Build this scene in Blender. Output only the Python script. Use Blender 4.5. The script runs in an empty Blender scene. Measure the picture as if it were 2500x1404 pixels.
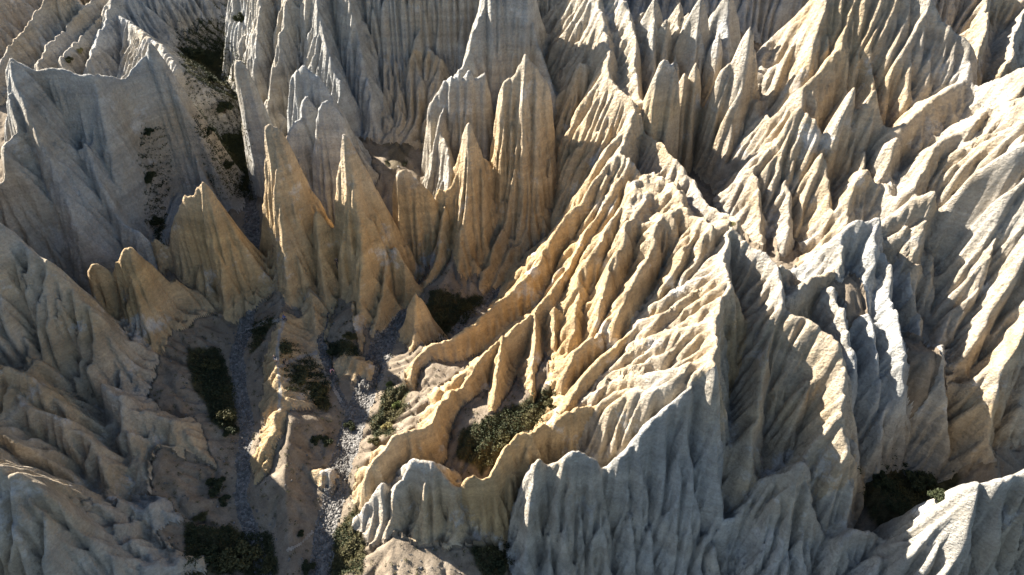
import bpy, math, random
import numpy as np
from math import radians, tan, atan, cos, sin
random.seed(7); rng = np.random.default_rng(7)
S = bpy.context.scene
C = S.collection
# ------------------------------------------------------------ camera, sky, sun
HC = 88.0; PIT = radians(44); FP = 1667.0
cam_d = bpy.data.cameras.new('camera'); cam = bpy.data.objects.new('camera', cam_d); C.objects.link(cam)
cam_d.sensor_width = 36; cam_d.lens = 36*FP/2500; cam_d.clip_end = 2000
cam.location = (0, 0, HC); cam.rotation_euler = (math.pi/2-PIT, 0, 0)
S.camera = cam
SUN_AZ = radians(-56); SUN_EL = radians(32)        # azimuth from +Y towards +X: the sun stands behind, to the left
w = bpy.data.worlds.new('World'); S.world = w; w.use_nodes = True
nt = w.node_tree; bg = nt.nodes['Background']
sky = nt.nodes.new('ShaderNodeTexSky'); sky.sky_type = 'NISHITA'; sky.sun_disc = False
sky.sun_elevation = SUN_EL; sky.sun_rotation = SUN_AZ; sky.altitude = 500
nt.links.new(sky.outputs[0], bg.inputs[0]); bg.inputs[1].default_value = 0.05
sd = bpy.data.lights.new('sun', 'SUN'); sd.energy = 5.0; sd.angle = radians(0.5); sd.color = (1, .945, .86)
so = bpy.data.objects.new('sun', sd); C.objects.link(so)
so.rotation_euler = (math.pi/2-SUN_EL, 0, math.pi-SUN_AZ)
S.view_settings.view_transform = 'Standard'; S.view_settings.look = 'None'
S.view_settings.exposure = 2.15; S.view_settings.gamma = 1
S.cycles.max_bounces = 6; S.cycles.diffuse_bounces = 4

# ------------------------------------------------------------ helpers
def T(py): return tan(PIT+atan((py-702)/FP))
def W(px, py, y):
    z = HC-y*T(py); dep = y*cos(PIT)+(HC-z)*sin(PIT)
    return ((px-1250)/FP*dep, y, z)
KST = 1.3
STEEP = {'twin_spire','leaning_fin','pale_spire','golden_spire','blunt_spire','left_pinnacle','amber_spire','great_spire','white_fin','small_spire','slender_spire','gully_spire','tall_blade'}
def YB(py): return (HC+13.4)/(T(py)+.2)            # where a ray meets the sloping valley floor
def YT(tip, base, m, zb=None, yb=None):            # distance of a tip above a base
    yb = YB(base) if yb is None else yb; zb = HC-yb*T(base)
    m = m*KST; t = T(tip); return (yb+(HC-zb)/m)/(1+t/m)
def hash2(ix, iy, seed):
    h = (ix.astype(np.int64)*374761393+iy.astype(np.int64)*668265263+seed*974634777) & 0xFFFFFFFF
    h = ((h ^ (h >> 13))*1274126177) & 0xFFFFFFFF
    h = ((h ^ (h >> 16))*2246822519) & 0xFFFFFFFF
    return ((h ^ (h >> 15)) & 0xFFFF).astype(np.float32)/32767.5-1
def noise(x, y, seed=0):
    x = np.asarray(x, np.float32); y = np.asarray(y, np.float32)
    fx = np.floor(x); fy = np.floor(y); ix = fx.astype(np.int32); iy = fy.astype(np.int32)
    u = x-fx; v = y-fy; u = u*u*u*(u*(u*6-15)+10); v = v*v*v*(v*(v*6-15)+10)
    a = hash2(ix, iy, seed); b = hash2(ix+1, iy, seed); c = hash2(ix, iy+1, seed); d = hash2(ix+1, iy+1, seed)
    return (a+(b-a)*u)+((c+(d-c)*u)-(a+(b-a)*u))*v
def fbm(x, y, o=4, seed=0, g=.5):
    r = 0; a = 1; n = 0
    for k in range(o):
        r = r+a*noise(x*2**k+k*17.3, y*2**k-k*9.1, seed+k); n += a; a *= g
    return r/n
def sst(a, b, x):
    t = np.clip((x-a)/(b-a), 0, 1); return t*t*(3-2*t)

# ------------------------------------------------------------ the rock forms: crest lines (picture pixel, distance) with flank slopes
FE = []      # (group, world points, (mL, mR), fl, wl, r)
def R(g, pts, y, m=(2.4, 2.2), fl=1.0, wl=2.6, r=.5, me=None):
    if me is None: me = 12 if max(m) >= 2.4 and np.isscalar(y) else 5
    if g in STEEP: m = (m[0]*1.3, m[1]*KST)
    n = len(pts)
    if np.isscalar(y): ys = [y]*n
    elif len(y) == 2 and n > 2:
        L = [0]
        for a, b in zip(pts, pts[1:]): L.append(L[-1]+math.hypot(a[0]-b[0], a[1]-b[1]))
        ys = [y[0]+(y[1]-y[0])*l/L[-1] for l in L]
    else: ys = list(y)
    FE.append((g, [W(p[0], p[1], q) for p, q in zip(pts, ys)], m, fl, wl, r, me))

# --- top left
R('back_left', [(140,-60),(100,0),(62,60),(30,100),(0,145),(-60,200)], (150,128), (1.6,1.0), 1.0, 3)
R('back_left', [(245,-30),(205,10),(160,60),(110,105),(88,160)], (152,132), (1.6,1.0), 1.0, 3)
R('back_left', [(320,-30),(260,15),(232,50),(195,95),(150,140)], (156,134), (1.6,1.0), 1.0, 3)
R('back_left', [(60,-90),(10,-20),(-40,40),(-100,140)], (158,134), (1.6,1.0), 1.0, 3)
R('back_left', [(-700,-60),(-300,-120),(0,-150),(300,-200)], (150,176), (.8,.7), 1.0, 3)
R('smooth_hill', [(430,-160),(330,-60),(270,0),(256,50),(232,100),(215,150)], (168,134), (1.1,.9), .5, 5)
R('smooth_hill', [(262,20),(330,60),(385,110),(430,160)], (150,124), (1.2,1.1), .5, 5)
R('left_wall', [(-400,200),(-160,380),(0,445),(22,425),(10,370),(0,345),(33,310),(12,200),(8,160),(20,135),(35,148),(90,165),(120,160),(180,175),(232,177)],
  [90,86,86,87,88,90,92,97,99,100,100.5,101,101,101,101], (3,2.2), .5, 6)
R('left_wall', [(232,177),(260,160),(300,137),(330,134),(355,130)], [101,104,106,108,110], (3,4.2), .5, 6, .5, 12)
R('left_wall', [(350,132),(358,100),(360,86),(372,105),(388,145),(396,185),(410,235)], (110,108), (4,4), .5, 5, .5, 14)
R('left_wall', [(200,330),(240,430),(270,470),(310,520),(340,560),(352,605),(385,690),(420,770)], (95,81), (5,1.9), .5, 5)
R('left_wall', [(20,140),(60,260),(120,400),(190,560)], (98,83), (2.1,2.1), .4, 6)
R('hollow_fin', [(402,190),(410,260),(405,305),(415,330),(418,370),(426,420),(440,460),(470,520)], [108,107,106,105,104.5,104,102,97], (3.4,4.5), .6, 4)
# --- left spires
R('slender_spire', [(612,470),(596,340),(588,280),(577,175),(573,155),(579,141),(590,139),(601,152),(606,168),(640,265),(655,300),(690,400)], YT(140,500,5), (4,4.5), .3, 3, .7)
R('twin_spire', [(628,600),(636,500),(640,470),(645,420),(640,390),(650,350),(643,312),(646,297),(660,293),(680,300),(686,315),(700,345),(722,400),(745,450)], YT(297,760,2.5), (3,2.6), 1.5, 1.9)
R('twin_spire', [(735,480),(750,452),(759,450),(772,475),(788,520),(800,570),(812,625)], YT(450,700,2.6), (3,2.6), 1.5, 1.9)
R('twin_spire', [(655,300),(672,420),(690,560),(700,680),(695,770)], (YT(297,760,2.5),80), (2.6,2.6), 1.5, 1.9)
R('twin_spire', [(770,500),(778,600),(790,690)], (88,83), (2.6,2.6), 1.5, 1.9)
R('leaning_fin', [(716,175),(724,160),(736,152),(750,162),(762,175),(785,190),(806,222),(830,270),(860,330),(900,390)], (113,106), (2.6,2.4), .6, 3)
R('leaning_fin', [(724,168),(722,195),(742,222),(760,250)], (113,109), (2.6,2.6), .4, 3)
R('leaning_fin', [(742,225),(732,245),(728,280),(700,310)], (109,106), (2.6,2.8), .4, 3)
R('pale_spire', [(800,580),(770,450),(765,400),(760,370),(763,300),(765,270),(772,244),(782,232),(796,235),(812,250),(835,272),(850,312)], YT(232,590,3), (3.4,3), .9, 1.9)
R('golden_spire', [(836,600),(830,560),(817,470),(820,430),(828,390),(832,342),(841,318),(850,325),(858,347),(870,387),(886,422),(915,460),(940,492),(955,565)], YT(318,800,2.3), (3,2.5), 1.5, 1.9)
R('golden_spire', [(846,330),(860,460),(880,600),(880,720),(870,830)], (YT(318,800,2.3),77), (2.4,2.4), 1.5, 1.9)
R('golden_spire', [(910,560),(930,570),(960,600),(985,635),(990,690)], (87,84), (2.6,2.4), 1.5, 1.9)
R('golden_spire', [(925,570),(930,680),(915,780),(890,870)], (87,74), (2.2,2.2), 1.5, 1.9)
R('blunt_spire', [(985,630),(972,570),(964,500),(962,440),(970,411),(985,406),(1001,412),(1030,440),(1053,461),(1070,492),(1082,540)], YT(406,665,2.8), (3,2.8), .9, 1.9)
R('left_pinnacle', [(366,600),(372,576),(396,595),(410,592),(421,540),(436,490),(446,468),(466,464),(471,445),(487,430),(502,442),(521,470),(560,540),(592,595),(600,650),(606,720)], YT(430,800,2.3), (3,2.4), 1.5, 1.9)
R('left_pinnacle', [(487,432),(500,560),(530,700),(530,790)], (YT(430,800,2.3),80), (2.2,2.2), 1.5, 1.9)
R('left_pinnacle', [(372,578),(400,660),(430,730)], (88,84), (2.4,2.4), 1.5, 1.9)
R('left_pinnacle', [(440,540),(455,640),(480,740)], (87,82), (2.4,2.4), 1.5, 1.9)
R('brown_pinnacle', [(226,760),(224,690),(222,650),(236,636),(260,645),(272,662),(283,640),(300,607),(315,595),(331,622),(381,692),(440,800),(463,850),(466,895)], YT(595,930,2.0), (2.8,2.1), 1.5, 1.9)
R('brown_pinnacle', [(315,600),(350,720),(400,850),(430,930)], (79,69.5), (2,2), 1.5, 1.9)
# --- left near slopes
R('left_slope', [(-500,250),(-200,430),(0,545),(25,570),(60,597),(115,630),(150,665),(190,720),(235,765),(300,860),(345,930),(400,1000),(450,1060)], [76,74,72,71.7,71.4,70.3,69.6,68.4,67,65.4,64,62.8,61.5], (3.5,1.08), 1.5, 2.6)
R('lower_slope', [(-400,700),(-100,850),(0,900),(15,893),(60,905),(150,960),(240,1010)], [64,60,58,58,57.6,56.5,56], (2,.95), 1.2, 2.6)
R('blunt_ridge', [(245,930),(277,960),(299,958),(324,978),(382,1010),(425,1027),(436,1043),(464,1072),(504,1100)], [60,58.6,58.5,58.4,58.2,58,57.6,57,56.3], (2.0,1.25), .9, 2.2)
R('blunt_ridge', [(265,1040),(300,1050),(350,1110),(390,1170),(440,1210)], (55,51), (1.6,1.6), .8, 2.2)
R('blunt_ridge', [(382,1010),(410,1080),(470,1150),(500,1200)], (58,51.5), (1.5,1.5), .8, 2)
R('stepped_spur', [(0,960),(122,1003),(173,1032),(216,1061),(252,1093),(281,1122),(295,1144),(306,1183),(300,1210)], [55,54,53,52,51,50,49.3,48.6,48.5], (1.9,1.1), .9, 2.2)
R('stepped_spur', [(-100,1010),(60,1080),(150,1140),(230,1210)], (50,46.5), (1.6,1.2), .9, 2.2)
R('low_spur', [(205,1225),(223,1230),(252,1219),(317,1212),(360,1223),(378,1241),(414,1259),(450,1288),(468,1309)], [45.6,45.5,45.8,46,45.8,45.7,45.5,45,44.6], (1.8,1.3), .7, 2.2)
R('low_spur', [(290,1290),(360,1320),(440,1350)], (43.5,42.5), (1.4,1.3), .7, 2)
R('corner_slope', [(-300,1000),(-60,1125),(0,1150),(40,1165),(90,1190),(150,1240),(200,1275),(265,1305),(330,1335),(400,1360),(480,1372)], [44,41.8,41,40.7,40.3,39.6,39.3,39.2,39.2,39.5,40], (2.2,1.0), .8, 2.6)
R('left_slope', [(350,935),(430,1005),(495,1050)], (65.6,60.3), (1.1,.9), 1.0, 2)
R('left_slope', [(300,900),(390,1000),(450,1075),(505,1110)], (66,57.6), (1.1,.9), 1.0, 2)
R('blunt_ridge', [(436,1043),(480,1090),(530,1132)], (57.6,54.5), (1.1,.9), .9, 2)
R('blunt_ridge', [(430,1110),(485,1170),(525,1205)], (54.8,50.8), (1.1,.9), .9, 2)
R('brown_pinnacle', [(400,845),(450,900),(490,940)], (73,68.6), (1.4,1.2), .9, 2)
R('left_pinnacle', [(520,740),(530,800),(540,840)], (82,76), (1.6,1.3), .9, 2)
R('low_spur', [(400,1250),(450,1290),(500,1332)], (46,43.5), (1.2,1), .8, 2)
# --- low ridge between the streams
R('valley_ridge', [(690,760),(690,776),(681,800),(672,850),(676,900),(681,960),(676,1000),(660,1050),(648,1090),(630,1160),(608,1205)], [80,77.4,75,70.6,67.2,63.3,61.2,58.2,56.2,52.6,50.5], (.72,1.5), .9, 2)
R('valley_ridge', [(648,1090),(655,1160),(675,1240),(690,1300),(692,1350)], (56.2,43), (.75,1.2), .7, 2)
R('valley_ridge', [(760,1150),(785,1145),(808,1152),(812,1185)], (53.6,52.3), (1.8,1.8), .4, 2)
R('rib_mound', [(840,860),(880,880),(890,910),(870,960),(850,1000)], (72,65), (1.3,1.3), .6, 2)
R('golden_spire', [(880,700),(872,790),(886,880),(872,960),(852,1005)], (82,65.3), (1.1,1.0), .9, 1.8)
R('twin_spire', [(770,630),(762,720),(772,800)], (86,76.5), (1.5,1.3), .9, 1.8)
R('small_spire', [(985,830),(998,749),(1010,712),(1017,706),(1028,727),(1038,752),(1058,806)], YT(706,900,2.2), (2.6,2.2), 1.2, 1.4)
R('small_spire', [(1017,708),(1015,800),(1000,870),(978,925)], (YT(706,900,2.2),69.5), (2,2), 1.2, 1.4)
# --- centre back
R('back_cliff', [(560,-200),(700,-230),(900,-260),(1150,-260),(1500,-260),(1800,-260),(2300,-240)], [150,142,137,136,136,134,128], (2,2.6), 1.2, 5)
R('back_cliff', [(700,-160),(690,0),(670,120),(650,250)], (138,122), (1.6,1.6), 1.2, 2.6)
R('back_cliff', [(760,-160),(770,0),(790,100),(830,200)], (136,119), (1.7,1.7), 1.2, 2.6)
R('back_cliff', [(640,-160),(630,0),(615,150)], (142,128), (1.7,1.7), 1.2, 2.6)
R('back_cliff', [(820,-160),(850,20),(890,160),(905,300)], (134,117), (1.9,1.9), .8, 2.6)
R('talus', [(860,130),(900,112),(960,105),(1040,115),(1080,140)], [126,127.5,128,127,125], (3,1.2), .8, 3)
R('prow', [(1060,250),(1120,162),(1133,145),(1146,108),(1152,78),(1180,0),(1200,-120),(1280,-120),(1296,20),(1320,125),(1345,205),(1360,260)], [111,112,112.6,113.5,114.5,117,119,119,117,114,111,109], (3,3), .7, 4, .5, 9)
R('white_fin', [(1020,440),(1040,300),(1046,255),(1062,215),(1090,183),(1104,172),(1108,185),(1122,165),(1128,182),(1150,158),(1160,180),(1182,164),(1192,200),(1196,260),(1180,330)], YT(170,560,2.4), (3,2.6), 2.2, 1.4)
R('white_fin', [(1108,170),(1080,240),(1066,300),(1090,345),(1098,440)], [112,108,105,103,98], (2.6,2.6), 1.0, 1.6)
R('amber_spire', [(1062,470),(1062,452),(1095,448),(1111,410),(1126,370),(1131,312),(1140,295),(1150,290),(1156,306),(1171,322),(1175,400),(1176,500)], YT(295,700,2.2), (3,2.4), 1.5, 1.9)
R('amber_spire', [(1095,450),(1082,520),(1075,600),(1058,650),(1030,700)], (97,86), (2.4,2.2), 1.5, 1.9)
R('amber_spire', [(1148,300),(1140,450),(1128,600),(1110,715)], (99,86), (2.2,2.2), 1.5, 1.9)
R('great_spire', [(1182,420),(1200,330),(1211,270),(1221,202),(1250,165),(1268,142),(1280,124),(1292,135),(1311,150),(1346,211),(1352,262),(1355,350),(1358,450)], YT(125,660,2.2), (3,2.4), 1.5, 1.9)
R('great_spire', [(1280,130),(1290,280),(1300,400),(1345,520)], (YT(125,660,2.2),97), (2.4,2.4), 1.5, 1.9)
R('great_spire', [(1240,200),(1245,340),(1262,480),(1230,560),(1200,625),(1170,705)], [109,104,99,94,90,86], (2,2.2), 1.5, 1.9)
R('great_spire', [(1300,440),(1290,540),(1250,620),(1210,690)], [100,95,91,87], (2,2.2), 1.5, 1.9)
R('column', [(1358,300),(1360,180),(1368,150),(1384,185),(1388,230),(1392,300),(1385,400)], YT(150,480,3), (3,2.8), .4, 2)
R('column_wall', [(1392,250),(1402,165),(1415,140),(1432,150),(1450,175),(1478,170)], (112,108), (2.2,2.2), 1.0, 2)
# --- the bright ridge and the sunlit massif
R('bright_ridge', [(1440,-140),(1455,-30),(1462,10),(1481,60),(1491,120),(1486,160),(1500,190),(1520,220),(1546,250),(1541,300),(1530,340),(1510,370)], (127,90), (2.6,1.7), 1.6, 2.6, .8)
R('bright_ridge', [(1500,-80),(1530,0),(1552,100),(1561,200),(1562,290)], (122,97), (3.0,1.2), 1.6, 3)
R('bright_ridge', [(1540,300),(1505,330),(1480,360),(1440,430)], (95,90), (2,2), 1.6, 2.6)
R('side_ridge', [(1555,250),(1566,310),(1620,345),(1660,390),(1700,440),(1722,480),(1760,510),(1792,526),(1800,545)], [99,97,93,89,86,83,79.5,77,74], (2.4,1.6), .5, 3)
R('massif', [(1490,385),(1512,370),(1540,380),(1570,420),(1600,435),(1640,434),(1664,460),(1680,510),(1700,545),(1722,548),(1740,530),(1778,536)], [90,90,89,87,86,84.5,82,78,75.5,74.5,74,72], (2.8,1.0), 1.0, 2.2, 1.2)
R('massif', [(1570,425),(1530,490),(1480,560),(1450,620),(1430,700),(1420,780)], [87,81.5,77.5,74.5,70.5,66.6], (2,1.8), 1, 1.8, .8)
R('massif', [(1605,440),(1575,500),(1530,560),(1500,620),(1475,700),(1450,780)], [86,80.5,76,72.5,69,65.8], (2,1.8), 1, 1.8, .8)
R('massif', [(1664,465),(1640,530),(1600,590),(1565,650),(1535,710),(1500,770)], [82,77,73,69.8,67,64.6], (2,1.8), 1, 1.8, .8)
R('massif', [(1720,548),(1690,600),(1650,670),(1620,735),(1590,790)], [74.4,71,67.8,65,62.6], (1.9,1.7), 1, 1.8, .8)
R('massif', [(1775,570),(1735,640),(1700,710),(1660,790),(1620,845)], [71,67.4,64.6,61.4,59.4], (1.9,1.7), 1, 1.8, .8)
R('massif', [(1782,680),(1745,740),(1715,800),(1685,850)], [62.6,60.4,58.6,57.4], (1.9,1.7), 1, 1.8, .8)
R('shaded_wall', [(1778,536),(1790,555),(1831,590),(1870,620),(1891,650),(1901,692),(1906,740)], [72,71,69,67,65,62.5,60], (2.6,2.2), .8, 2.4)
R('shaded_wall', [(1780,556),(1776,610),(1776,660),(1791,700),(1766,725),(1756,790),(1750,840),(1745,890)], [71,67.5,64,61.5,60.5,56.5,54,51.2], (3,.95), 1.5, 3)
R('shaded_wall', [(1900,740),(1920,756),(1960,766),(2000,790),(2050,832),(2066,870),(2071,930),(2062,1010),(2075,1090)], [60,59.5,58.6,57.3,55,53.8,51.5,48.5,46], (2.4,2.3), .7, 2.6, .8)
R('shaded_wall', [(1905,750),(1880,850),(1850,980),(1830,1100)], (60,47.5), (2.6,2.4), .7, 2.6)
# --- fins of the bowl
R('outer_fin', [(1512,372),(1450,440),(1412,490),(1350,570),(1312,640),(1290,675),(1222,738),(1160,785),(1105,820),(1050,846),(1016,880),(1008,920),(1014,970)], [90,87.5,86,83,80,78,75.5,73,71,69.5,68.2,66,63.6], (2.8,1.6), .9, 2)
R('second_fin', [(1510,425),(1480,490),(1432,560),(1400,620),(1383,652),(1340,716),(1304,749),(1261,778),(1225,814),(1192,850),(1164,878),(1124,939),(1099,946),(1081,975),(1059,1032),(1034,1043),(991,1054),(958,1062),(937,1090),(919,1111),(890,1160)],
  [88,85,81.5,78.5,77,73,71.5,70,68,66.4,65,61.3,60.8,58.2,54.5,53.6,52.6,52,50.8,49.8,48.5], (3.4,1.8), .9, 2)
R('second_fin', [(1164,878),(1138,893),(1110,918),(1081,940),(1070,954)], [65,64.3,63,62,61.2], (2,2), .5, 1.8)
R('peak_fin', [(1440,600),(1410,645),(1395,672),(1400,740),(1415,800),(1400,880)], [78,76.5,75.6,71,67,63.8], (3.3,3.3), .8, 1.6)
R('peak_fin', [(1304,749),(1300,850),(1300,960),(1310,1010)], [71.5,65.5,60,58], (3.3,3.3), .8, 1.6)
R('peak_fin', [(1225,814),(1215,900),(1200,1000)], [68,62.5,58], (3.3,3.3), .8, 1.6)
R('peak_fin', [(1350,745),(1355,850),(1360,930)], [71,66,62.5], (3.3,3.3), .8, 1.6)
R('third_fin', [(1660,600),(1640,680),(1620,720),(1560,740),(1510,780),(1477,806),(1434,828),(1405,846),(1376,911)], [73.5,70,68,67.2,65.6,64.3,63,62.2,60.3], (3,1.6), .8, 1.8)
R('fourth_fin', [(1690,690),(1640,735),(1600,760),(1567,799),(1542,817),(1506,846),(1466,875),(1430,904),(1405,943),(1394,964),(1380,989),(1347,1032)], [68,66,65,63.2,62.4,61,59.8,58.5,57.3,56.4,55.2,53.2], (3,1.6), .8, 1.8)
R('rim_fin', [(1750,800),(1700,850),(1640,873),(1581,899),(1538,928),(1502,957),(1466,985),(1434,978),(1412,985),(1376,1011),(1347,1032),(1322,1025),(1304,1043),(1293,1054),(1264,1057),(1239,1083),(1218,1111),(1196,1151),(1172,1165),(1150,1147),(1136,1156),(1130,1180)],
  [57,58.3,58.2,58,57,55.8,54.4,54.4,54,53.2,52.6,52.4,51.4,50.6,50.4,49.2,48,46.8,46.3,46.6,46.4,46], (3.4,3.6), .8, 2)
R('rim_fin', [(1293,1054),(1250,1150),(1230,1250),(1220,1320)], (50.6,43), (3,3), .6, 2)
R('front_wall', [(1745,890),(1700,930),(1640,975),(1600,1010),(1560,1060),(1530,1100),(1500,1125),(1472,1126),(1455,1110),(1420,1095),(1392,1098),(1370,1115),(1340,1125),(1312,1122),(1297,1150)], [51.2,50.6,49.8,49.2,48.2,47.2,46.5,46.3,46.4,46.6,46.5,46.2,46,46,45.5], (2.4,2.6), 1.5, 3.2, .6)
R('front_wall', [(1305,1122),(1300,1200),(1296,1280),(1305,1404)], (46.8,39.4), (2.8,2.8), .8, 2)
R('front_wall', [(1415,1096),(1402,1180),(1390,1280),(1385,1404)], (47.2,39.2), (2.6,2.6), .8, 2)
R('front_wall', [(1560,1062),(1568,1200),(1575,1404)], (48.6,40), (2.8,2.8), .8, 2)
R('front_wall', [(1742,892),(1735,1000),(1745,1120),(1770,1250)], (51.4,43.6), (2.8,2.8), .8, 2)
R('front_wall', [(1660,965),(1660,1100),(1680,1250),(1690,1404)], (50.2,40.4), (2.8,2.8), .8, 2)
R('near_rock', [(890,1400),(886,1350),(905,1320),(930,1290),(944,1260),(955,1212),(970,1180),(990,1160),(1006,1112),(1020,1115),(1046,1118),(1058,1140),(1075,1160),(1110,1176),(1122,1200)], [41.5,42,42.6,43.3,44,45,46,46.4,47.6,47.4,47.2,46.8,46.4,46,45.4], (2.2,2.2), .9, 1.8)
R('near_rock', [(1046,1120),(1035,1200),(1010,1290),(985,1404)], (47.2,40), (2,2), .8, 1.8)
R('near_rock', [(1122,1200),(1128,1270),(1120,1330),(1082,1325),(1052,1356),(1023,1370),(1010,1410)], [45.4,43.4,42,41.6,41,40.6,39.8], (1.8,2.2), .7, 1.8)
R('near_rock', [(930,1176),(897,1205),(866,1250)], [46.5,46.5,46.5], (2,2), .6, 2)
R('blue_buttress', [(1835,1320),(1860,1210),(1900,1165),(1960,1130),(2000,1150),(2030,1235),(2052,1300)], [42,43.6,44.4,45.2,44.8,43,41.6], (2,1.9), 1.0, 2)
R('blue_buttress', [(2062,1110),(2085,1160),(2080,1230),(2090,1290)], (46,42.6), (2,2), .8, 2)
# --- top right
R('tall_blade', [(1722,420),(1737,300),(1757,220),(1766,160),(1800,130),(1830,65),(1841,46),(1848,90),(1851,160),(1858,222),(1855,300),(1842,400)], YT(50,430,3,yb=95), (3,3), .7, 3)
R('tall_blade', [(1842,60),(1815,200),(1790,330),(1780,420)], (YT(50,430,3,yb=95),94), (2.8,2.8), .6, 3)
R('gully_spire', [(1572,320),(1580,250),(1590,172),(1606,138),(1617,130),(1630,150),(1641,134),(1651,160),(1659,205),(1652,300)], YT(135,420,3.2,yb=95), (3.2,3.2), .6, 2)
R('gully_spire_b', [(1660,330),(1665,230),(1668,170),(1677,158),(1684,180),(1686,250)], 103, (3.4,3.2), .4, 2)
R('gully_spire_c', [(1690,350),(1688,220),(1692,165),(1704,137),(1716,200),(1722,270)], 103.5, (3.2,3.2), .4, 2)
R('gully_spire_d', [(1725,250),(1738,120),(1755,75),(1767,61),(1771,110),(1766,180)], 108, (3,3), .5, 2)
for k, (px, py) in enumerate([(1570,20),(1600,-20),(1632,30),(1662,-10),(1690,20),(1722,-20),(1752,10),(1790,-30)]):
    R('pinnacle_row', [(px-14,py+110),(px,py),(px+13,py+100)], 116-(k % 3)*2.2, (2.4,2.6), .6, 1.8)
    R('pinnacle_row', [(px,py),(px-2,py+100),(px-4,py+200)], (116-(k % 3)*2.2, 107), (2.6,2.6), .4, 1.8)
R('right_ridge', [(2100,-120),(2076,0),(2057,61),(2050,100),(2032,126),(2018,155),(1985,190),(1960,209),(1946,245),(1924,288),(1906,324),(1890,340),(1860,365),(1834,389)], [108,101,98,96.5,95.5,94.5,93.5,93,92,91,90,89.5,88.5,88], (1.5,1.5), 1.0, 2.4, .8)
R('right_ridge', [(2050,110),(1980,180),(1930,240),(1880,330)], [97,96,94.5,92], (1.3,1.3), 1.0, 2)
R('right_ridge', [(2000,40),(1930,100),(1890,200),(1870,300)], [104,101.5,98.5,95], (1.5,1.5), 1.0, 2)
R('top_right_ridge', [(2240,-120),(2277,0),(2302,43),(2330,66),(2356,86),(2374,112),(2376,150),(2378,194),(2386,216),(2421,225),(2457,216),(2482,194),(2510,175),(2700,60)], [104,98,96.5,95.5,94.5,93.4,91.6,89.6,88.5,87.5,87,87,87,90], (1.8,1.5), 0.9, 3, .8)
R('high_slope', [(2040,-80),(2150,-60),(2277,-20),(2310,40)], (104,98), (1.5,1.3), 0.8, 2.6)
R('high_slope', [(2200,-40),(2170,80),(2120,190),(2085,260)], (102,91), (1.5,1.7), 0.8, 2.4)
R('top_right_ridge', [(2360,200),(2260,250),(2190,300),(2150,340)], (89.5,83.5), (1.1,1.1), 0.9, 2.4)
R('bench', [(1950,260),(2000,290),(2060,300),(2110,292),(2140,270)], [88.5,86.5,86,86,86.5], (.7,2.6), .8, 2)
R('bench', [(2085,215),(2098,200),(2106,240),(2110,290)], (87.6,86), (2.4,2.4), .4, 2)
R('bench', [(2135,215),(2146,194),(2150,240),(2130,310)], (87.4,85), (2.4,2.4), .4, 2)
R('lit_spur', [(2560,130),(2470,230),(2385,290),(2340,320),(2300,350),(2270,392),(2240,430),(2212,450)], [84,82.5,80.5,79.5,78.4,77,76,75.5], (1.7,1.2), .9, 2)
R('rim_block', [(1830,410),(1835,392),(1860,378),(1895,345),(1915,380),(1930,410)], [87.6,87.4,87.4,87.6,86,85], (2.2,2.2), .5, 2)
R('rim_block', [(1850,390),(1860,470),(1850,560),(1860,600)], (87,77), (2,2), .6, 2)
R('rim_block', [(1905,360),(1925,450),(1920,540),(1900,620)], (86.6,75.5), (2,2), .6, 2)
R('knob_ridge', [(1985,380),(2000,365),(2014,368),(2020,420),(2030,450),(2045,500),(2044,540),(1995,600),(1962,668)], [84,83.8,83.6,81.6,80.2,77.8,76,73.6,71], (2.2,2.2), .7, 2)
R('lit_peak', [(2030,540),(2055,490),(2083,457),(2122,407),(2133,397),(2154,407),(2183,439),(2206,462),(2224,498),(2240,540)], [76,77,78,80,80.4,79.6,78,76.6,74.6,72.6], (1.5,1.8), .9, 1.8)
R('lit_peak', [(2133,400),(2110,470),(2060,540),(2010,620),(1985,665)], (80.4,70.5), (1.5,1.6), .8, 1.8)
R('slim_pillar', [(2100,420),(2132,330),(2140,315),(2148,340),(2165,400)], 83, (2.6,2.6), .4, 2)
R('slim_pillar', [(2178,430),(2182,330),(2190,290),(2205,350),(2208,420)], 82, (2.6,2.6), .4, 2)
R('far_ridge', [(2250,-160),(2330,-100),(2420,-40),(2520,0),(2700,20)], [124,122,119,117,116], (1.5,1.5), 1.2, 3)
R('far_ridge', [(2420,-40),(2400,60),(2390,140)], (119,105), (1.5,1.5), 1.0, 3)
R('far_ridge', [(2520,0),(2480,100),(2450,170)], (117,103), (1.5,1.5), 1.0, 3)
# --- right
R('buttress', [(2045,665),(2050,640),(2060,560),(2090,532),(2140,520),(2150,560),(2168,640),(2165,700),(2180,760),(2206,850),(2210,935)], [68,68.4,71,71.6,71.8,69.8,66.4,64,61,56.6,53.6], (2,2.2), .9, 2)
R('buttress', [(2060,560),(2055,640),(2050,700),(2080,760)], (71,63), (2,2), .5, 2)
R('far_spur', [(2200,480),(2232,520),(2250,570),(2272,640),(2285,750),(2300,860),(2316,930),(2322,1085)], [76,73.6,71.4,68,63,58,55,50.6], (2.6,2.6), .9, 2)
R('far_spur', [(2215,520),(2215,620),(2230,720),(2240,820)], (73,61), (2,2), .8, 2)
R('mid_spur', [(2040,690),(2070,760),(2088,880),(2072,960),(2090,1060)], [64,60.5,55.5,52.4,48.6], (2.6,2.6), .9, 2)
R('mid_spur', [(2120,760),(2140,860),(2160,960),(2150,1060)], [61.5,57,53.6,50.6], (2.6,2.6), .9, 2)
R('saddle_rocks', [(1906,742),(1925,720),(1960,692),(1990,680),(2040,668)], [60.4,62,64,65,67.4], (2,2), .4, 2)
R('saddle_rocks', [(1905,650),(1925,655),(1945,680),(1942,720)], [66,66.2,65.6,63.4], (2,2), .4, 2)
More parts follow.
